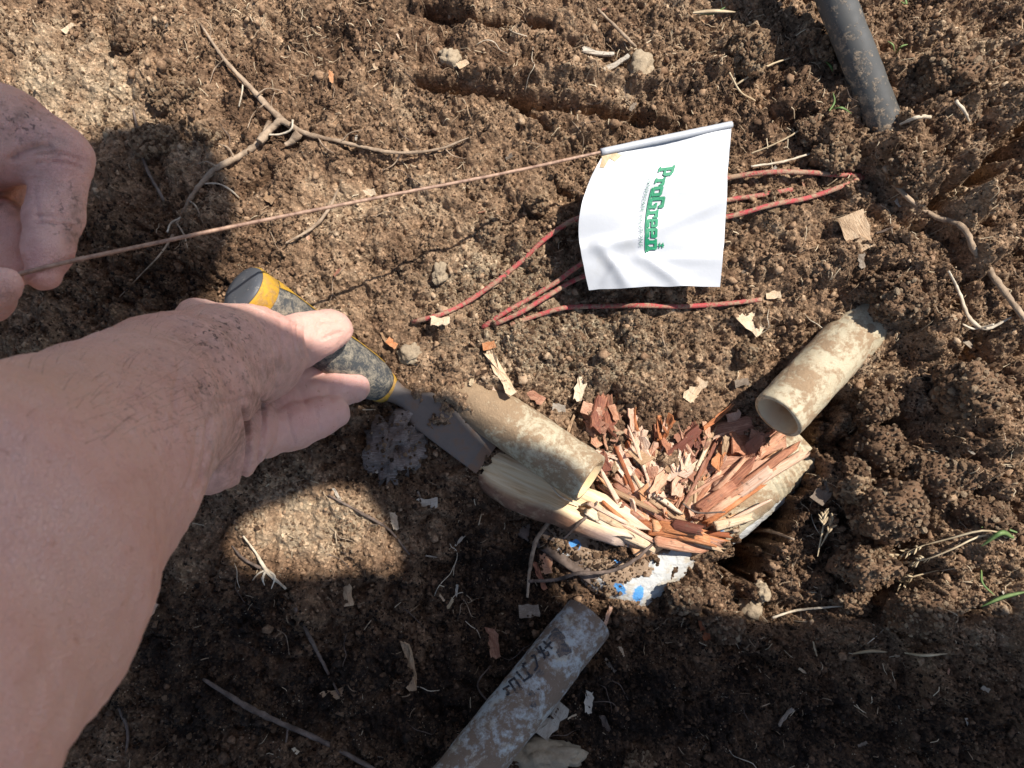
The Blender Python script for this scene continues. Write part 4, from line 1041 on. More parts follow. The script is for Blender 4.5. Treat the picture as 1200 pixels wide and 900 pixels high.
# ------------------------------------------------------------------ marking flag on its wire
FC = {'tl': P(706, 180, .034), 'tr': P(857, 148, .026), 'br': P(845, 334, .012), 'bl': P(690, 339, .014)}
def flag_pt(u, v):
    top = FC['tl'] * (1 - u) + FC['tr'] * u; bot = FC['bl'] * (1 - u) + FC['br'] * u
    p = top * (1 - v) + bot * v
    k = .009 * math.sin(v * math.pi) * (1 - u) ** 2
    p = p + np.array([-k * 1.1, 0, 0])
    z = .0048 * math.sin(v * math.pi) * (1 - u) ** 2
    def ridge(a0, b0, a1, b1, wd, am):
        dx, dy = a1 - a0, b1 - b0; L2 = dx * dx + dy * dy; t = ((u - a0) * dx + (v - b0) * dy) / L2
        tc = min(1, max(0, t)); d = math.hypot(u - a0 - tc * dx, v - b0 - tc * dy)
        return am * math.exp(-(d / wd) ** 2) * (.3 + .7 * math.sin(math.pi * min(1, max(.05, tc))))
    z += ridge(.02, .72, .45, .66, .05, .0034) + ridge(.12, .70, .30, 1.0, .045, .0040) + ridge(.40, .80, .75, 1.02, .04, .0034) + ridge(.45, .62, 1.0, .45, .05, .0018) + ridge(.35, .80, 1, .84, .03, .0010) + ridge(.0, .45, .5, .30, .12, .0016) + ridge(.08, 1., .25, .82, .03, .0018)
    z += .0006 * math.sin(u * 9 + v * 5) + .0005 * math.sin(v * 17 - u * 6)
    z -= .0030 * max(0, u * v - .75) * 4
    return p + np.array([0, 0, z])
nu = 60; nvv = 60
V = np.array([[flag_pt(u, v) for v in np.linspace(0, 1, nvv)] for u in np.linspace(0, 1, nu)]).reshape(-1, 3)
# bottom-left corner is nipped, edges not perfectly straight
V += .0006 * np.stack([fbm3(V * 60, 3, 2), fbm3(V * 60, 6, 2), 0 * V[:, 0]], 1)
FV = V.reshape(nu, nvv, 3)
VINYL = M('white vinyl', .38, .45); _v = VINYL.coord('Object')
_vc = VINYL.mix(VINYL.ramp(VINYL.noise(_v, 45, 5, .7), [(.56, 0.), (.74, .35)]), (.41, .415, .425), (.35, .325, .28))
VINYL.b.inputs['Transmission Weight'].default_value = 0.0
VINYLM = VINYL.done(_vc, VINYL.bump(VINYL.noise(_v, 130, 4), .0006, .35))
VT = np.vstack([V, V - np.array([0, 0, .00025])])
gf = grid_faces(nu, nvv)
MF = empty('marking_flag', FC['tl'])
me = mesh_np('sheet', VT, np.vstack([gf[:, ::-1], gf + nu * nvv]), True)
SH = obj('sheet', me, VINYLM, MF); SH.location = -Vector(FC['tl'])
STAIN = mat_simple('rust stain', (.36, .25, .13), (.55, .44, .28), 200, .7)
RUST = mat_simple('rusty steel wire', (.16, .085, .055), (.40, .25, .165), 220, .55, .5, .0003, .5)
tl, tr_ = FC['tl'], FC['tr']
hem = [tl * (1 - t) + tr_ * t + np.array([0, .0006, .0012]) for t in (-.012, .3, .6, 1.0)]
SL = obj('hem_sleeve', tube('hem_sleeve', hem, [.0021, .0022, .0022, .0020], 30, 14, .05, 4), VINYLM, MF); SL.location = -Vector(tl)
hp = P(14, 324, .178)
wp = [P(4, 327, .178), hp, P(200, 281, .1415), P(440, 232, .091), P(600, 201, .0585), tl * 1.02 - tr_ * .02 + np.array([0, 0.0006, .0012]), tl * .5 + tr_ * .5 + np.array([0, .0006, .0012]), tr_ * 1.002 + tl * -.002 + np.array([0, .0006, .0012])]
wp = np.array(wp)
WI = obj('wire_stake', tube('wire_stake', wp, [.0009] * len(wp), 120, 10, .06, 2), RUST, MF); WI.location = -Vector(tl)
st = [flag_pt(u, v) + np.array([0, 0, .0004]) for u, v in ((.0, .02), (.10, .015), (.17, .05), (.13, .095), (.08, .06), (.065, .13), (.03, .12), (.02, .05))]
me = bpy.data.meshes.new('rust_stain'); me.from_pydata([tuple(x) for x in st], [], [tuple(range(len(st)))]); me.update()
o = obj('rust_stain', me, STAIN, SH)
tag(MF, 'white plastic marking flag with green lettering on a long rusty wire', 'marker flag')
# --- lettering: text runs down the flag, tops of the letters to the right
GREEN = mat_simple('green ink', (.006, .17, .075), (.010, .21, .095), 150, .5)
DKGREEN = mat_simple('dark green ink', (.02, .12, .07), (.03, .17, .10), 150, .5)
UVP = np.stack(topx(FV), -1)
def to_uv(px, py):
    u, v = .5, .5
    for _ in range(14):
        p = np.array(topx(flag_pt(u, v))); pu = np.array(topx(flag_pt(u + .01, v))); pv = np.array(topx(flag_pt(u, v + .01)))
        J = np.stack([(pu - p) / .01, (pv - p) / .01], 1); d = np.linalg.solve(J, np.array([px, py]) - p)
        u += float(np.clip(d[0], -.3, .3)); v += float(np.clip(d[1], -.3, .3))
    return u, v
def base_curve(t):                       # baseline of the name, t px along it
    s_ = t / 104.0
    return 769.5 - 13.0 * (1 - (1 - min(1, s_ * 1.15)) ** 2 if s_ < .87 else 1.0), 198 + t
uv0 = to_uv(760, 250); 
_p0 = np.array(topx(flag_pt(*uv0)))
_du = np.array(topx(flag_pt(uv0[0] + .02, uv0[1]))) - _p0; _dv = np.array(topx(flag_pt(uv0[0], uv0[1] + .02))) - _p0
_JI = np.linalg.inv(np.stack([_du / .02, _dv / .02], 1))
def lay(px, py, lift):
    d = _JI @ (np.array([px, py]) - _p0)
    p = flag_pt(uv0[0] + d[0], uv0[1] + d[1]); return p + np.array([0, 0, lift])
def rect_mesh(name, rects, a0, mat, lift):
    V = []; F = []; rects = [(a_ - .05, b_ * 1.1 - .05, c_ + .05, d_ * 1.1 + .05) for a_, b_, c_, d_ in rects]
    for k, (x0, y0, x1, y1) in enumerate(rects):
        nx = max(2, int((x1 - x0) / 1.5) + 1); ny = max(2, int((y1 - y0) / 1.5) + 1); b = len(V)
        for i in range(nx):
            for j in range(ny):
                a = a0 + x0 + (x1 - x0) * i / (nx - 1); h = y0 + (y1 - y0) * j / (ny - 1)
                bx, by = base_curve(a); V.append(lay(bx + h, by - h * .06, lift + k * .00002))
        F += [tuple(b + q) for q in grid_faces(nx, ny)]
    m = bpy.data.meshes.new(name); m.from_pydata([tuple(x) for x in V], [], F); m.update()
    o = obj(name, m, mat, SH); return o
LET = {'P': [(0,0,6.4,2.2),(1.6,0,5.2,18),(0,15.4,9.5,18.5),(8,8.6,12,17.2),(4,6.8,10.6,9.6)],
 'r': [(0,0,6.2,2.2),(1.4,0,4.8,10.6),(0,8.6,5,11.4),(4.6,8,9.4,11.6),(7,6.2,9.4,10)],
 'o': [(0,.8,3.4,10.8),(7.2,.8,10.6,10.8),(1,0,9.6,2.8),(1,8.6,9.6,11.6)],
 'G': [(0,1,3.8,15.4),(1.2,13.2,12.2,16.4),(9,10.6,12.6,15.6),(1.2,0,12.2,3),(9,0,12.6,8.4),(6.4,6,13,8.6)],
 'e': [(0,.8,3.4,10.8),(1,8.8,9.6,11.6),(7.2,5,10.6,10.8),(1,4.6,10,6.8),(1,0,10.4,2.8)],
 'n': [(0,0,6.2,2.8),(1.4,0,4.8,10.6),(0,8.6,5,11.4),(4.4,8.4,10,11.6),(8,0,11.4,10.8),(7,0,13,2.8),(6.2,12.4,7.4,19.4),(4,13.8,9.6,15),(4.2,17.2,9.4,18.6)]}
a0 = 0.0
for ch, adv in (('P', 13.2), ('r', 10), ('o', 11.6), ('G', 14.2), ('r', 10.4), ('e', 11.6), ('e', 11.8), ('n', 13)):
    rect_mesh('printed_letter', LET[ch], a0, GREEN, .0010); a0 += adv
rect_mesh('printed_underline', [(24, -1.5, 97, .3)], 0, GREEN, .0009)
tc = bpy.data.curves.new('t', 'FONT'); tc.body = 'LANDSCAPE SOLUTIONS'; tc.size = 1.0; tc.resolution_u = 2; tc.space_character = 1.18
to = bpy.data.objects.new('t', tc); COL.objects.link(to)
bpy.context.view_layer.update()
me = bpy.data.meshes.new_from_object(to.evaluated_get(bpy.context.evaluated_depsgraph_get()))
bpy.data.objects.remove(to)
xs = np.array([v.co.x for v in me.vertices]); wd = xs.max() - xs.min()
for v in me.vertices:
    a = 13 + (v.co.x - xs.min()) / wd * 78; h = v.co.y * 5.4 - 8.6
    bx, by = base_curve(a); v.co = Vector(lay(bx + h, by, .0013))
me.name = 'printed_words'; obj('printed_words', me, DKGREEN, SH)

# ------------------------------------------------------------------ metal pole
STEEL = mat_dirty('scuffed dark steel', (.085, .082, .075), (.28, .205, .135), .45, .58, 170, .55, .45, .0)
A, B = P(1058, 200, -.004), P(905, -190, .085)
Lp = np.linalg.norm(B - A)
prof = [(-.004, .0112)] + [(x, .0106 + .0016 * max(0, 1 - x / .03)) for x in np.linspace(0, Lp, 120)] + [(Lp, 0)]
MP = empty('metal_pole', A)
me = lathe('shaft', A, B, prof, 40, .0003, 3)
n = len(me.vertices); co = np.empty(n * 3, np.float32); me.vertices.foreach_get('co', co); co = co.reshape(-1, 3)
tt = ((co - A) @ ((B - A) / Lp)); nrm = co - (A + np.outer(tt, (B - A) / Lp))
side = nrm @ np.array([-.7, -.6, 0.]) / .012
at = me.attributes.new('mud', 'FLOAT', 'POINT'); at.data.foreach_set('value', (.30 * np.clip(1 - tt / .035, 0, 1) + .13 * np.clip(side, 0, 1) * np.clip(1.2 - tt / .12, 0, 1) - .10).astype(np.float32))
_k = np.where((tt < .045) & (tt > -.01) & (RNG.uniform(0, 1, n) < np.clip(1.1 - tt / .03, .05, 1)))[0]; _k = _k[RNG.integers(0, len(_k), 900)]; CLING.append(np.c_[co[_k], np.full(900, .15)])
o = obj('shaft', me, STEEL, MP); o.location = -Vector(A)
tag(MP, 'scuffed dark metal pole stuck in the soil at upper right', 'pole')

# ------------------------------------------------------------------ chisel
HB, HF = P(284, 338, .066), P(447, 452, -.022)        # butt centre, ferrule end
ax = (HF - HB) / np.linalg.norm(HF - HB); Lh = np.linalg.norm(HF - HB)
CH = empty('wood_chisel', HB)
RUBBER = mat_dirty('dusty dark rubber', (.058, .060, .060), (.27, .225, .16), .44, .66, 170, .7, .3)
YEL = mat_dirty('dirty yellow plastic', (.56, .31, .03), (.22, .13, .06), .48, .66, 150, .55, .35)
CAPM = mat_dirty('scuffed grey cap', (.075, .078, .085), (.33, .30, .26), .58, .74, 160, .5, .4)
def part(nm, prof, mat, seg=44, rough=0, par=CH):
    me = lathe(nm, HB, HF, prof, seg, rough, 5); o = obj(nm, me, mat, par); o.location = -Vector(HB); return o
part('end_cap', [(-.0010, 0), (-.0012, .008), (-.0006, .0128), (.0008, .0136), (.0015, .0139), (.0015, .010)], CAPM)
part('end_collar', [(.0013, .012), (.0013, .0142), (.002, .0146), (.012, .0145), (.0128, .0140), (.0128, .010)], YEL)
prof = [(.0126, .010), (.0126, .0142), (.014, .0144), (.030, .0143), (.055, .0138), (.080, .0142), (Lh - .020, .0140), (Lh - .010, .0132), (Lh - .004, .0120), (Lh, .0104), (Lh, .004)]
part('grip', prof, RUBBER, 48, .00012)
# yellow ribs run the length of the grip, flush with it and slightly proud
nS = np.cross([0, 0, 1.0], ax); nS /= np.linalg.norm(nS); uS = np.cross(ax, nS)
for ang in (18, 200):
    V = []
    xs = np.linspace(.0126, Lh - .012, 24)
    for x in xs:
        rr = np.interp(x, [a for a, _ in prof], [b for _, b in prof]) + .0005
        wd_ = math.radians(3.5 + 16 * max(0, 1 - (x - .0126) / .012))
        for k in (-1, 0, 1):
            th = math.radians(ang) + k * wd_
            V.append(HB + ax * x + rr * (math.cos(th) * nS + math.sin(th) * uS))
    o = obj('grip_stripe', mesh_np('grip_stripe', V, grid_faces(24, 3), True), YEL, CH); o.location = -Vector(HB)
    o.data.flip_normals() if False else None
part('ferrule', [(Lh - .001, .0106), (Lh + .001, .0108), (Lh + .004, .0100), (Lh + .004, .004)], YEL)
BSTEEL = M('worn steel blade', .42, .5); _v = BSTEEL.coord('Object'); _n = BSTEEL.noise(_v, 90, 6, .7)
_rust = BSTEEL.ramp(BSTEEL.math('ADD', _n, BSTEEL.attr('mud')), [(.50, 0.), (.66, 1.)])
BSTEEL.l(BSTEEL.math('MULTIPLY', BSTEEL.math('SUBTRACT', 1.0, _rust), .08), BSTEEL.b.inputs['Metallic'])
BST = BSTEEL.done(BSTEEL.mix(_rust, BSTEEL.mix(_n, (.085, .064, .050), (.17, .135, .108)), (.17, .10, .062)), BSTEEL.bump(_n, .0004, .5), BSTEEL.ramp(_rust, [(0., .6), (1., .9)]))
NK0 = HF; SH1 = P(490, 475, -.027); TIP = P(572, 536, -.034)
bax = (TIP - SH1) / np.linalg.norm(TIP - SH1); Lb = np.linalg.norm(TIP - SH1)
bn = np.cross(np.array([0, 0, 1.0]), bax); bn /= np.linalg.norm(bn); bu = np.cross(bax, bn)
k_ = np.linalg.norm(SH1 - NK0)
d1 = (SH1 - NK0) / k_
ST = [ # centre, half width, half thickness
 (NK0 + d1 * .000, .0098, .0098), (NK0 + d1 * k_ * .22, .0080, .0078), (NK0 + d1 * k_ * .50, .0062, .0058), (NK0 + d1 * k_ * .75, .0064, .0044), (NK0 + d1 * k_ * .92, .0092, .0036),
 (SH1 + bax * .002, .0120, .0032), (SH1 + bax * .006, .0128, .0029), (SH1 + bax * Lb * .5, .0130, .0026), (SH1 + bax * (Lb - .0075), .0130, .0023), (SH1 + bax * (Lb - .0068), .0130, .0022), (SH1 + bax * Lb, .0130, .0004)]
V = []; nc = 20; MU = []
for i, (c, hw, ht) in enumerate(ST):
    sq = min(1, i / 6)
    for k in range(nc):
        a = k / nc * 2 * math.pi; cx, sx = math.cos(a), math.sin(a); e = 1 - .72 * sq
        V.append(c + bn * hw * math.copysign(abs(cx) ** e, cx) + bu * ht * math.copysign(abs(sx) ** e, sx)); MU.append(.0 if i < 9 else .16)
V = np.array(V); n0 = len(V); V = np.vstack([V, ST[0][0], ST[-1][0]])
f = grid_faces(len(ST), nc, True); j = np.arange(nc); j2 = (j + 1) % nc
f = np.vstack([f, np.stack([j2, j, np.full(nc, n0), np.full(nc, n0)], 1), np.stack([(len(ST) - 1) * nc + j, (len(ST) - 1) * nc + j2, np.full(nc, n0 + 1), np.full(nc, n0 + 1)], 1)])
me = mesh_quads_tris('blade', V, f)
at = me.attributes.new('mud', 'FLOAT', 'POINT'); at.data.foreach_set('value', np.array(MU + [0, 0], np.float32))
try: me.set_sharp_from_angle(angle=math.radians(40))
except Exception: pass
o = obj('blade', me, BST, CH); o.location = -Vector(HB)
tag(CH, 'chisel with dusty dark grip, yellow collar and flat steel blade', 'chisel')

# ------------------------------------------------------------------ hands
def skin_attrs(p, dirt=(), dust=(), speck=(), pink=(), tan=()):
    out = {}
    for nm, lst in (('dirt', dirt), ('dust', dust), ('speck', speck), ('pink', pink), ('tan', tan)):
        a = np.zeros(len(p)); x, y = topx(p)
        for cx, cy, rx, ry, v in lst: a = np.maximum(a, v * np.exp(-(((x - cx) / rx)**2 + ((y - cy) / ry)**2)))
        out[nm] = a
    return out
def creases(p, N, lst):
    """skin folds: pixel line, depth mm, width px"""
    x, y = topx(p); d = np.zeros(len(p))
    for x0, y0, x1, y1, dep, wd, bow in lst:
        dx, dy = x1 - x0, y1 - y0; L = math.hypot(dx, dy)
        t = ((x - x0) * dx + (y - y0) * dy) / L / L; s_ = ((x - x0) * -dy + (y - y0) * dx) / L
        s_ = s_ - bow * 4 * t * (1 - t)
        d -= 1.7 * dep / 1000. * np.exp(-(s_ / wd)**2) * np.exp(-np.clip(np.abs(t - .5) - .42, 0, 9)**2 / .006)
    return p + N * d[:, None]
# the arm that holds the chisel
s = Sculpt()
s.chain([S(-520, 1080, .330, 420), S(-240, 850, .300, 270), S(-60, 694, .262, 205), S(64, 582, .215, 124), S(146, 506, .172, 90), S(200, 466, .138, 72)], k=0, inner=.012)
s.chain([S(-60, 620, .262, 190), S(90, 545, .200, 118), S(190, 458, .138, 80)], k=.02, inner=.012)
# thenar mass and thumb
s.chain([S(206, 455, .132, 76), S(252, 428, .104, 64), S(292, 414, .080, 50), S(314, 411, .070, 44)], k=.014, inner=.010)
s.chain([S(250, 396, .098, 34), S(292, 388, .076, 23)], k=.010, inner=.006)
s.chain([S(303, 440, .072, 33), S(320, 437, .064, 27)], k=.008, inner=.006)
s.chain([S(308, 409, .067, 40), S(336, 403, .055, 30), S(350, 399, .051, 29), S(365, 394, .047, 26), S(384, 388, .042, 23.5), S(390, 386.5, .0405, 21)], k=.006, inner=.005)
# palm edge folds
s.chain([S(208, 488, .130, 64), S(236, 506, .108, 48)], k=.010, inner=.008)
s.chain([S(243, 545, .098, 35), S(264, 530, .086, 36), S(272, 505, .076, 33)], k=.0020, inner=.006)
s.chain([S(282, 522, .068, 31), S(289, 506, .062, 30), S(292, 488, .058, 28)], k=.0014, inner=.006)
# fingers: ring, middle, index (index mostly under the grip)
s.chain([S(284, 510, .056, 32), S(308, 507, .046, 28), S(338, 500, .036, 26.5), S(350, 497, .032, 25), S(372, 490, .026, 22.5), S(392, 483, .021, 19)], k=.0013, inner=.004)
s.chain([S(290, 482, .050, 30), S(322, 473, .034, 24.5), S(352, 467, .022, 22.5), S(364, 464.5, .018, 21.5), S(392, 459, .011, 20), S(415, 455, .006, 18)], k=.0010, inner=.004)
s.chain([S(298, 456, .044, 29), S(340, 447, .022, 23), S(376, 442, .002, 21), S(406, 446, -.012, 19)], k=.0010, inner=.004)
s.chain([S(256, 382, .080, 22), S(232, 376, .092, 28)], k=.006, inner=.004)
tipv = s.ch[0][0][0][0]; 
p, q = s.build(.00125, axis=P(390, 470, .02) - P(-150, 760, .28))
p = relax(p, q, 2, .45); N = vnormals(p, q)
p = p + N * (.00075 * fbm3(p * 75, 3, 3) + .00022 * fbm3(p * 420, 9, 2))[:, None]
N = vnormals(p, q)
p = creases(p, N, [(374,375,402,373,.7,1.3,2),(377,398,403,389,.7,1.3,-1),(374,375,377,398,.6,1.3,3),(344,374,352,424,.7,1.6,3),(350,372,358,422,.8,1.6,3),(358,372,365,419,.6,1.5,3),(331,376,338,430,.5,2.0,4),(352,455,360,478,.5,1.6,1),(386,452,389,472,.35,1.4,1),(337,480,346,520,.55,1.8,1),(370,474,376,506,.4,1.5,1),
   (246,492,228,584,1.9,2.6,-5),(286,478,284,566,2.2,2.2,-7),(308,468,303,542,1.6,1.9,-4),(232,500,214,580,.7,2.4,-6),(214,420,205,520,.5,4,4),(300,372,322,462,.5,3,-12),(262,500,240,560,.5,3,-6),(252,470,300,462,.5,2.4,5)])
x, y = topx(p); N = vnormals(p, q)
at = skin_attrs(p, dirt=[(262,398,60,36,.5),(312,432,36,32,.55),(282,505,18,40,.75),(262,545,26,36,.6),(300,470,28,16,.8),(246,462,24,30,.6),(318,410,30,26,.35),(230,420,60,60,.25)],
   dust=[(389,383,17,19,.55),(372,378,10,8,.4),(352,412,8,14,.3)], speck=[(255,390,48,26,1.),(245,455,26,26,.9),(275,425,40,40,.6),(180,470,90,90,.28)],
   pink=[(388,420,20,20,.5),(400,440,40,16,.5),(350,490,60,28,.35),(330,395,26,22,.3)], tan=[(60,430,140,50,.7),(150,400,90,40,.5),(120,760,80,160,.3)])
arm_v, arm_q, arm_at = p, q, at
# rest of that person, unseen: body shape added and fitted to shade the pit
SHK = math.cos(ELEV) / math.sin(ELEV)
def shade(px, py, h, rpx, zg=-.02):
    """where a caster blob at height h must be to shade the soil at this pixel"""
    g = P(px, py, zg); d = (h - zg) * SHK
    return np.array([g[0] + SUNH[0] * d, g[1] + SUNH[1] * d, h]), rpx * PXM
PERSON = obj('person', mesh_np('person', arm_v, arm_q, True, arm_at), SKIN)
tag(PERSON, 'bare muddy forearm and hand gripping the chisel', 'person')
CASTER_GREY = mat_simple('grey shade caster', (.10, .11, .13), (.17, .18, .20), 60, .9)
sh = Sculpt()
sh.chain([shade(16, 490, 1.02, 150), shade(40, 640, 1.00, 180), shade(20, 860, .98, 185), shade(250, 985, .96, 245), shade(420, 955, .94, 225, -.03), shade(720, 985, .92, 238, -.05), shade(980, 1030, .88, 262, -.04), shade(1320, 1060, .84, 300, -.0)], k=0, inner=.05)
sh.chain([shade(146, 284, 1.04, 116), shade(128, 300, 1.06, 112), shade(90, 400, 1.04, 120)], k=.03, inner=.03)          # head-like blob placed to shade the soil at upper left
sh.chain([shade(560, 800, .94, 90, -.05), shade(572, 700, .93, 88, -.05), shade(550, 628, .92, 80, -.05), shade(488, 540, .91, 60, -.03), shade(476, 512, .91, 54, -.03)], k=.02, inner=.02)   # limb added to shade the blade and the pit beside it
sh.chain([shade(60, 535, .98, 90), shade(250, 552, .96, 60), shade(330, 530, .95, 48), shade(480, 508, .92, 46)], k=.01, inner=.02)               # limb added to shade the fingers and the soil under them
sh.chain([shade(690, 860, .93, 130, -.05), shade(770, 830, .92, 92, -.05), shade(860, 870, .9, 90, -.05)], k=.01, inner=.02)
sh.chain([shade(1080, 900, .88, 110, -.03), shade(1150, 862, .88, 80, -.01)], k=.01, inner=.02)
sh.chain([shade(260, 760, .95, 60), shade(330, 748, .95, 62), shade(420, 742, .94, 74)], k=.01, inner=.02)
sh.chain([np_ for np_ in [shade(20, 800, .98, 150), (np.array([-.46, -.40, .64]), .075), (P(-700, 1230, .335), .066)]], k=.03, inner=.03)   # sleeve down to the bare forearm
sp_, sq = sh.build(.009); sp_ = relax(sp_, sq, 2)
obj('body_shade_caster', mesh_np('body_shade_caster', sp_, sq, True), CASTER_GREY, PERSON)
n1 = len(arm_v)
# forearm hair along the thumb side
hv = []; hf = []
sel = np.where((N[:, 1] > .1) & (x > -20) & (x < 235) & (y < 520) & (y > 340))[0]
for i in RNG.choice(sel, 480):
    d = N[i] * .5 + np.array([.55, .18, -.2]) + RNG.normal(0, .25, 3); d /= np.linalg.norm(d)
    L = RNG.uniform(.003, .008); s_ = np.cross(d, N[i]); s_ = s_ / (np.linalg.norm(s_) + 1e-9) * .00005
    b = len(hv); a = p[i]; m = a + d * L * .55; e = a + d * L + np.array([.0012, .0004, -.001])
    hv += [a - s_, a + s_, m + s_ * .8, m - s_ * .8, e]; hf += [(b, b + 1, b + 2), (b, b + 2, b + 3), (b + 3, b + 2, b + 4)]
HAIR = mat_simple('arm hair', (.07, .045, .03), (.16, .10, .06), 50, .6)
obj('arm_hair', mesh_np('arm_hair', hv, np.array(hf), False), HAIR, PERSON)['kind'] = 'stuff'

# the hand that pinches the flag wire
s = Sculpt()
s.chain([S(-420, 60, .20, 150), S(-200, 110, .175, 120), S(-90, 150, .165, 88)], k=0, inner=.015)
s.chain([S(-70, 160, .165, 78), S(0, 158, .168, 52), S(46, 172, .168, 36)], k=.012, inner=.010)
s.chain([S(30, 168, .166, 34), S(70, 181, .165, 30), S(74, 186, .165, 29), S(68, 222, .164, 27), S(64, 250, .164, 27.5), S(62, 262, .165, 26.5), S(56, 296, .167, 24.5), S(50, 322, .169, 20)], k=.005, inner=.005)
s.chain([S(-70, 230, .150, 62), S(-10, 232, .140, 46)], k=.010, inner=.008)
s.chain([S(-40, 250, .150, 40), S(10, 262, .152, 24), S(22, 284, .154, 22), S(4, 300, .156, 20)], k=.0015, inner=.004)
s.chain([S(-60, 300, .150, 40), S(-14, 296, .158, 28), S(26, 318, .158, 16)], k=.0015, inner=.004)
s.chain([S(-90, 350, .175, 50), S(-34, 345, .184, 32), S(-6, 338, .188, 22), S(8, 332, .188, 16)], k=.002, inner=.005)
s.chain([S(-50, 372, .178, 36), S(-8, 352, .182, 19), S(2, 346, .182, 16)], k=.0015, inner=.005)
p, q = s.build(.0011)
p = relax(p, q, 2, .45); N = vnormals(p, q)
p = p + N * (.0007 * fbm3(p * 80, 13, 3) + .0002 * fbm3(p * 430, 19, 2))[:, None]
N = vnormals(p, q)
p = creases(p, N, [(40,182,100,190,.7,2.5,-5),(40,192,98,198,.6,2.2,-5),(38,252,92,258,.6,2.0,-2),(38,262,90,266,.5,2.0,-2),(10,190,62,172,1.1,4,-6),(40,205,46,260,.4,3,2)])
at = skin_attrs(p, dirt=[(20,140,40,22,.7),(56,168,30,14,.5),(86,245,12,36,.75),(60,210,30,20,.3),(5,235,30,36,.6),(84,275,10,16,.8),(4,345,16,12,.5)], dust=[(60,172,16,8,.4)], speck=[(30,140,40,25,.8),(80,250,20,40,.7)], pink=[(80,190,26,30,.35),(55,320,30,30,.3),(0,230,40,40,.35)], tan=[(0,110,60,20,.4)])
P2 = obj('person', mesh_np('person', p, q, True, at), SKIN)
tag(P2, 'hand at the left edge pinching the rusty flag wire', 'person')
NAIL = mat_dirty('dirty nail', (.60, .42, .33), (.42, .31, .22), .42, .6, 260, .7, .2)
def nail(par, c, along, nrm, L, W):
    along = np.asarray(along, float); nrm = np.asarray(nrm, float); nrm /= np.linalg.norm(nrm)
    along = along - nrm * (along @ nrm); along /= np.linalg.norm(along); sd_ = np.cross(nrm, along); V = []
    for i, u in enumerate(np.linspace(-1, 1, 9)):
        for v in np.linspace(-1, 1, 7):
            w_ = W * math.sqrt(max(.05, 1 - max(0, abs(u) - .5) ** 2 * 2.4))
            V.append(c + along * u * L + sd_ * v * w_ - nrm * (v * v * W * .55 + u * u * L * .10))
    V = np.array(V); m = mesh_np('fingernail', np.vstack([V, V - nrm * .0005]), np.vstack([grid_faces(9, 7), grid_faces(9, 7)[:, ::-1] + 63]), True)
    return obj('fingernail', m, NAIL, par)
def onto(px, py, pts):                 # nearest surface point of the sculpture at a pixel
    x, y = topx(pts); k = np.where(np.hypot(x - px, y - py) < 4)[0]
    return pts[k[np.argmin([depth(pts[i]) for i in k])]] if len(k) else P(px, py, .03)
0 and nail(P2, c + np.array([0, 0, .0003]), P(20, 322, .19) - P(-10, 335, .19), np.array([.1, .25, .95]), .0055, .0046)

# ------------------------------------------------------------------ grass
def blade(name, pts, ups, wpx, mat, label=None, cat='grass', group=None, parent=None):
    w3 = np.array([Gd(x, y, u) for (x, y), u in zip(pts, ups)])
    pth, _ = smooth_path(w3, np.ones(len(w3)), 14); t, Nn, Bb = frames(pth)
    V = []
    for i, c in enumerate(pth):
        w_ = wpx * PXM * math.sin(math.pi * (.12 + .86 * i / 13)) ** .7
        V += [c - Nn[i] * w_, c + Bb[i] * w_ * .35, c + Nn[i] * w_, c - Bb[i] * w_ * .12]
    o = obj(name, mesh_np(name, V, grid_faces(14, 4, True), True), mat, parent)
    if label: tag(o, label, cat, group)
    return o
rs = random.Random(3)
def seed_head(pts, ups, label):
    root_ = empty('seed_head', Gd(*pts[0], ups[0])); off = -Vector(Gd(*pts[0], ups[0]))
    b = blade('stem', pts, ups, 1.3, STRAW, parent=root_); b.location = off
    (x0, y0), (x1, y1) = pts[-2], pts[-1]
    for k in range(12):
        t = .0 + k / 11 * 1.1; cx = x0 + (x1 - x0) * t; cy = y0 + (y1 - y0) * t
        a = math.atan2(y1 - y0, x1 - x0) + rs.choice([-1, 1]) * rs.uniform(.3, .8); L = rs.uniform(6, 11)
        b = blade('spikelet', [(cx, cy), (cx + math.cos(a) * L * .5, cy + math.sin(a) * L * .5), (cx + math.cos(a) * L, cy + math.sin(a) * L)], [ups[-1], ups[-1] + .001, ups[-1] + .001], 1.5, STRAW, parent=root_); b.location = off
    tag(root_, label, 'grass')
seed_head([(1188,628),(1150,622),(1110,632),(1080,640),(1052,652)], [.004,.010,.012,.012,.010], 'upper dry grass seed head on the right bank')
seed_head([(1190,632),(1150,628),(1115,644),(1090,654),(1064,660)], [.004,.008,.010,.010,.009], 'lower dry grass seed head on the right bank')
seed_head([(1100,668),(1085,672),(1070,676),(1058,682)], [.004,.006,.006,.006], 'small dry seed head below the pair')
seed_head([(958,652),(962,632),(965,615),(966,602)], [.012,.018,.022,.026], 'upright pale seed sprig over the dark gap')
seed_head([(962,640),(970,625),(976,610)], [.014,.018,.022], 'shorter pale seed sprig over the dark gap')
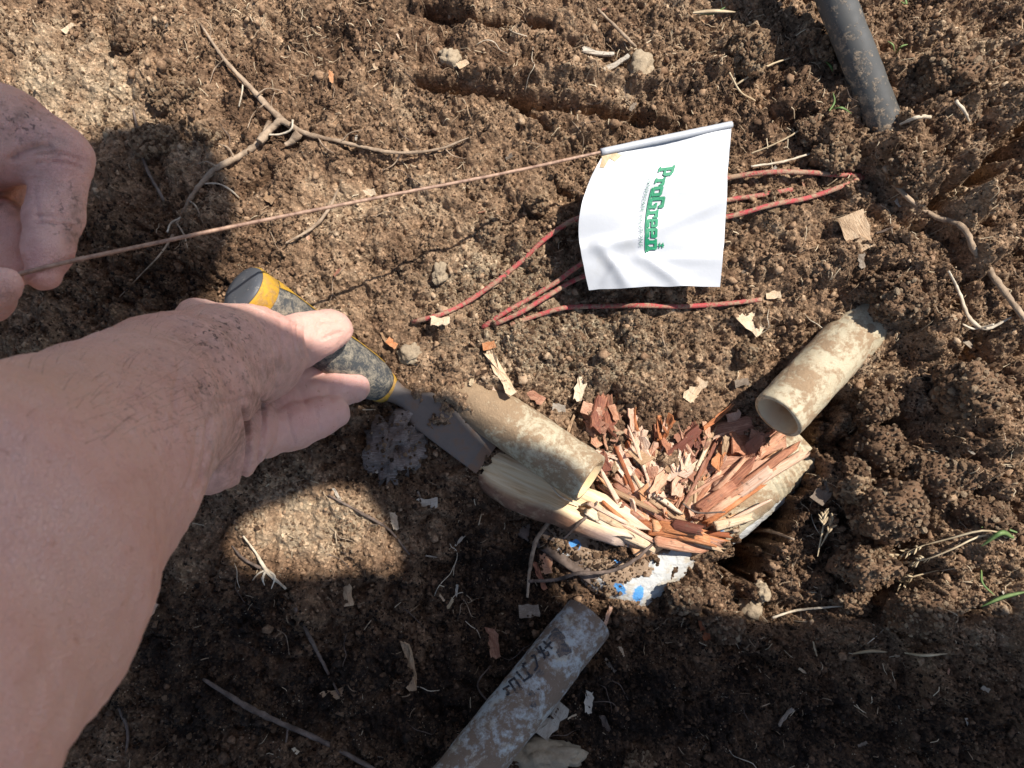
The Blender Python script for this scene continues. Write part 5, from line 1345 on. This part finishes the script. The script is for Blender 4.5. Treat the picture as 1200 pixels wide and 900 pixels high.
BL = [([(1188,630),(1170,626),(1150,640)],[.004,.010,.008],3.2,GRASS,'broad green blade beside the seed heads'),
 ([(1192,624),(1170,617),(1150,618)],[.004,.008,.006],2,GRASS,'thin green blade above the broad one'),
 ([(1200,694),(1175,700),(1150,711)],[.004,.008,.005],2.6,GRASS,'pale green blade at the right edge'),
 ([(1150,668),(1152,684),(1166,698)],[.004,.007,.005],2,GRASS,'short green blade near the right edge'),
 ([(812,15),(835,13),(862,14)],[.004,.007,.005],3,STRAW,'broad dry blade at the top edge'),
 ([(820,16),(840,14),(850,8)],[.004,.008,.008],2.4,GRASS,'green blade at the top edge'),
 ([(975,128),(985,126),(998,133)],[.003,.008,.006],2,GRASS,'small green blade left of the pole'),
 ([(972,130),(978,118),(976,108)],[.003,.008,.008],1.4,GRASS,'thin green blade left of the pole'),
 ([(1050,62),(1056,55),(1064,52)],[.003,.008,.008],1.6,GRASS,'small green blade right of the pole'),
 ([(1048,60),(1046,52),(1040,48)],[.003,.007,.007],1.4,GRASS,'second small green blade right of the pole'),
 ([(1056,2),(1062,5),(1060,-4)],[.003,.007,.007],2,GRASS,'green shoot at the top edge right of the pole'),
 ([(968,72),(974,78),(976,84)],[.003,.006,.004],2,GRASS,'green leaf fleck close to the pole'),
 ([(1060,765),(1085,768),(1110,766)],[.005,.008,.006],1.8,STRAW,'flat straw at the lower shadow edge'),
 ([(1000,766),(1020,763),(1040,764)],[.005,.009,.006],2,STRAW,'pale straw in the lower right of the pit')]
for pts, ups, wp_, mt, lb in BL: blade('grass_sprig', pts, ups, wp_, mt, lb)
# dry litter, too fine to count
n = 2300; xs = []; 
V = []; F = []
zones = [(1130,110,110,120),(870,80,90,70),(1130,640,110,110),(330,50,90,40),(1000,640,120,100),(700,120,160,80),(1100,330,120,120),(560,60,200,60),(600,600,500,300)]
for i in range(n):
    zx, zy, sx, sy = zones[RNG.integers(len(zones))] if RNG.uniform() < .8 else (600, 450, 500, 380)
    x_, y_ = RNG.normal(zx, sx), RNG.normal(zy, sy)
    pw = P(x_, y_, -.01); x0, y0 = pw[0], pw[1]
    if abs(x0) > .37 or abs(y0) > .3: continue
    a = RNG.uniform(0, 6.28); L = RNG.uniform(.0015, .0075); wd_ = RNG.uniform(.00010, .00030); bend = RNG.normal(0, .22)
    up = RNG.uniform(.0003, .0022); b = len(V)
    for k in range(4):
        t = k / 3; aa = a + bend * t; cx = x0 + math.cos(aa) * L * t; cy = y0 + math.sin(aa) * L * t
        z = float(gz(cx, cy)) + up + .0008 * math.sin(t * 3.14)
        px__, py__ = -math.sin(aa) * wd_, math.cos(aa) * wd_
        V += [(cx - px__, cy - py__, z), (cx, cy, z + wd_), (cx + px__, cy + py__, z)]
    for k in range(3):
        for m_ in range(2): F.append((b + 3*k + m_, b + 3*k + m_ + 1, b + 3*k + 4 + m_, b + 3*k + 3 + m_))
LIT = M('dry litter', .8, .25)
LITM = LIT.done(LIT.ramp(LIT.island(), [(0., (.16, .10, .06)), (.5, (.33, .23, .14)), (1., (.56, .45, .30))]))
tag(obj('dry_litter', mesh_np('dry_litter', V, np.array(F), True), LITM), 'fine dry grass litter strewn over the soil', 'litter', kind='stuff')

C_ = np.vstack(CLING)
scatter_at('clinging_soil', C_[:, 0], C_[:, 1], C_[:, 2], C_[:, 3], math.log(.0008), .45, .0026, 'soil grains clinging to the clods, the pole foot and the elbow')
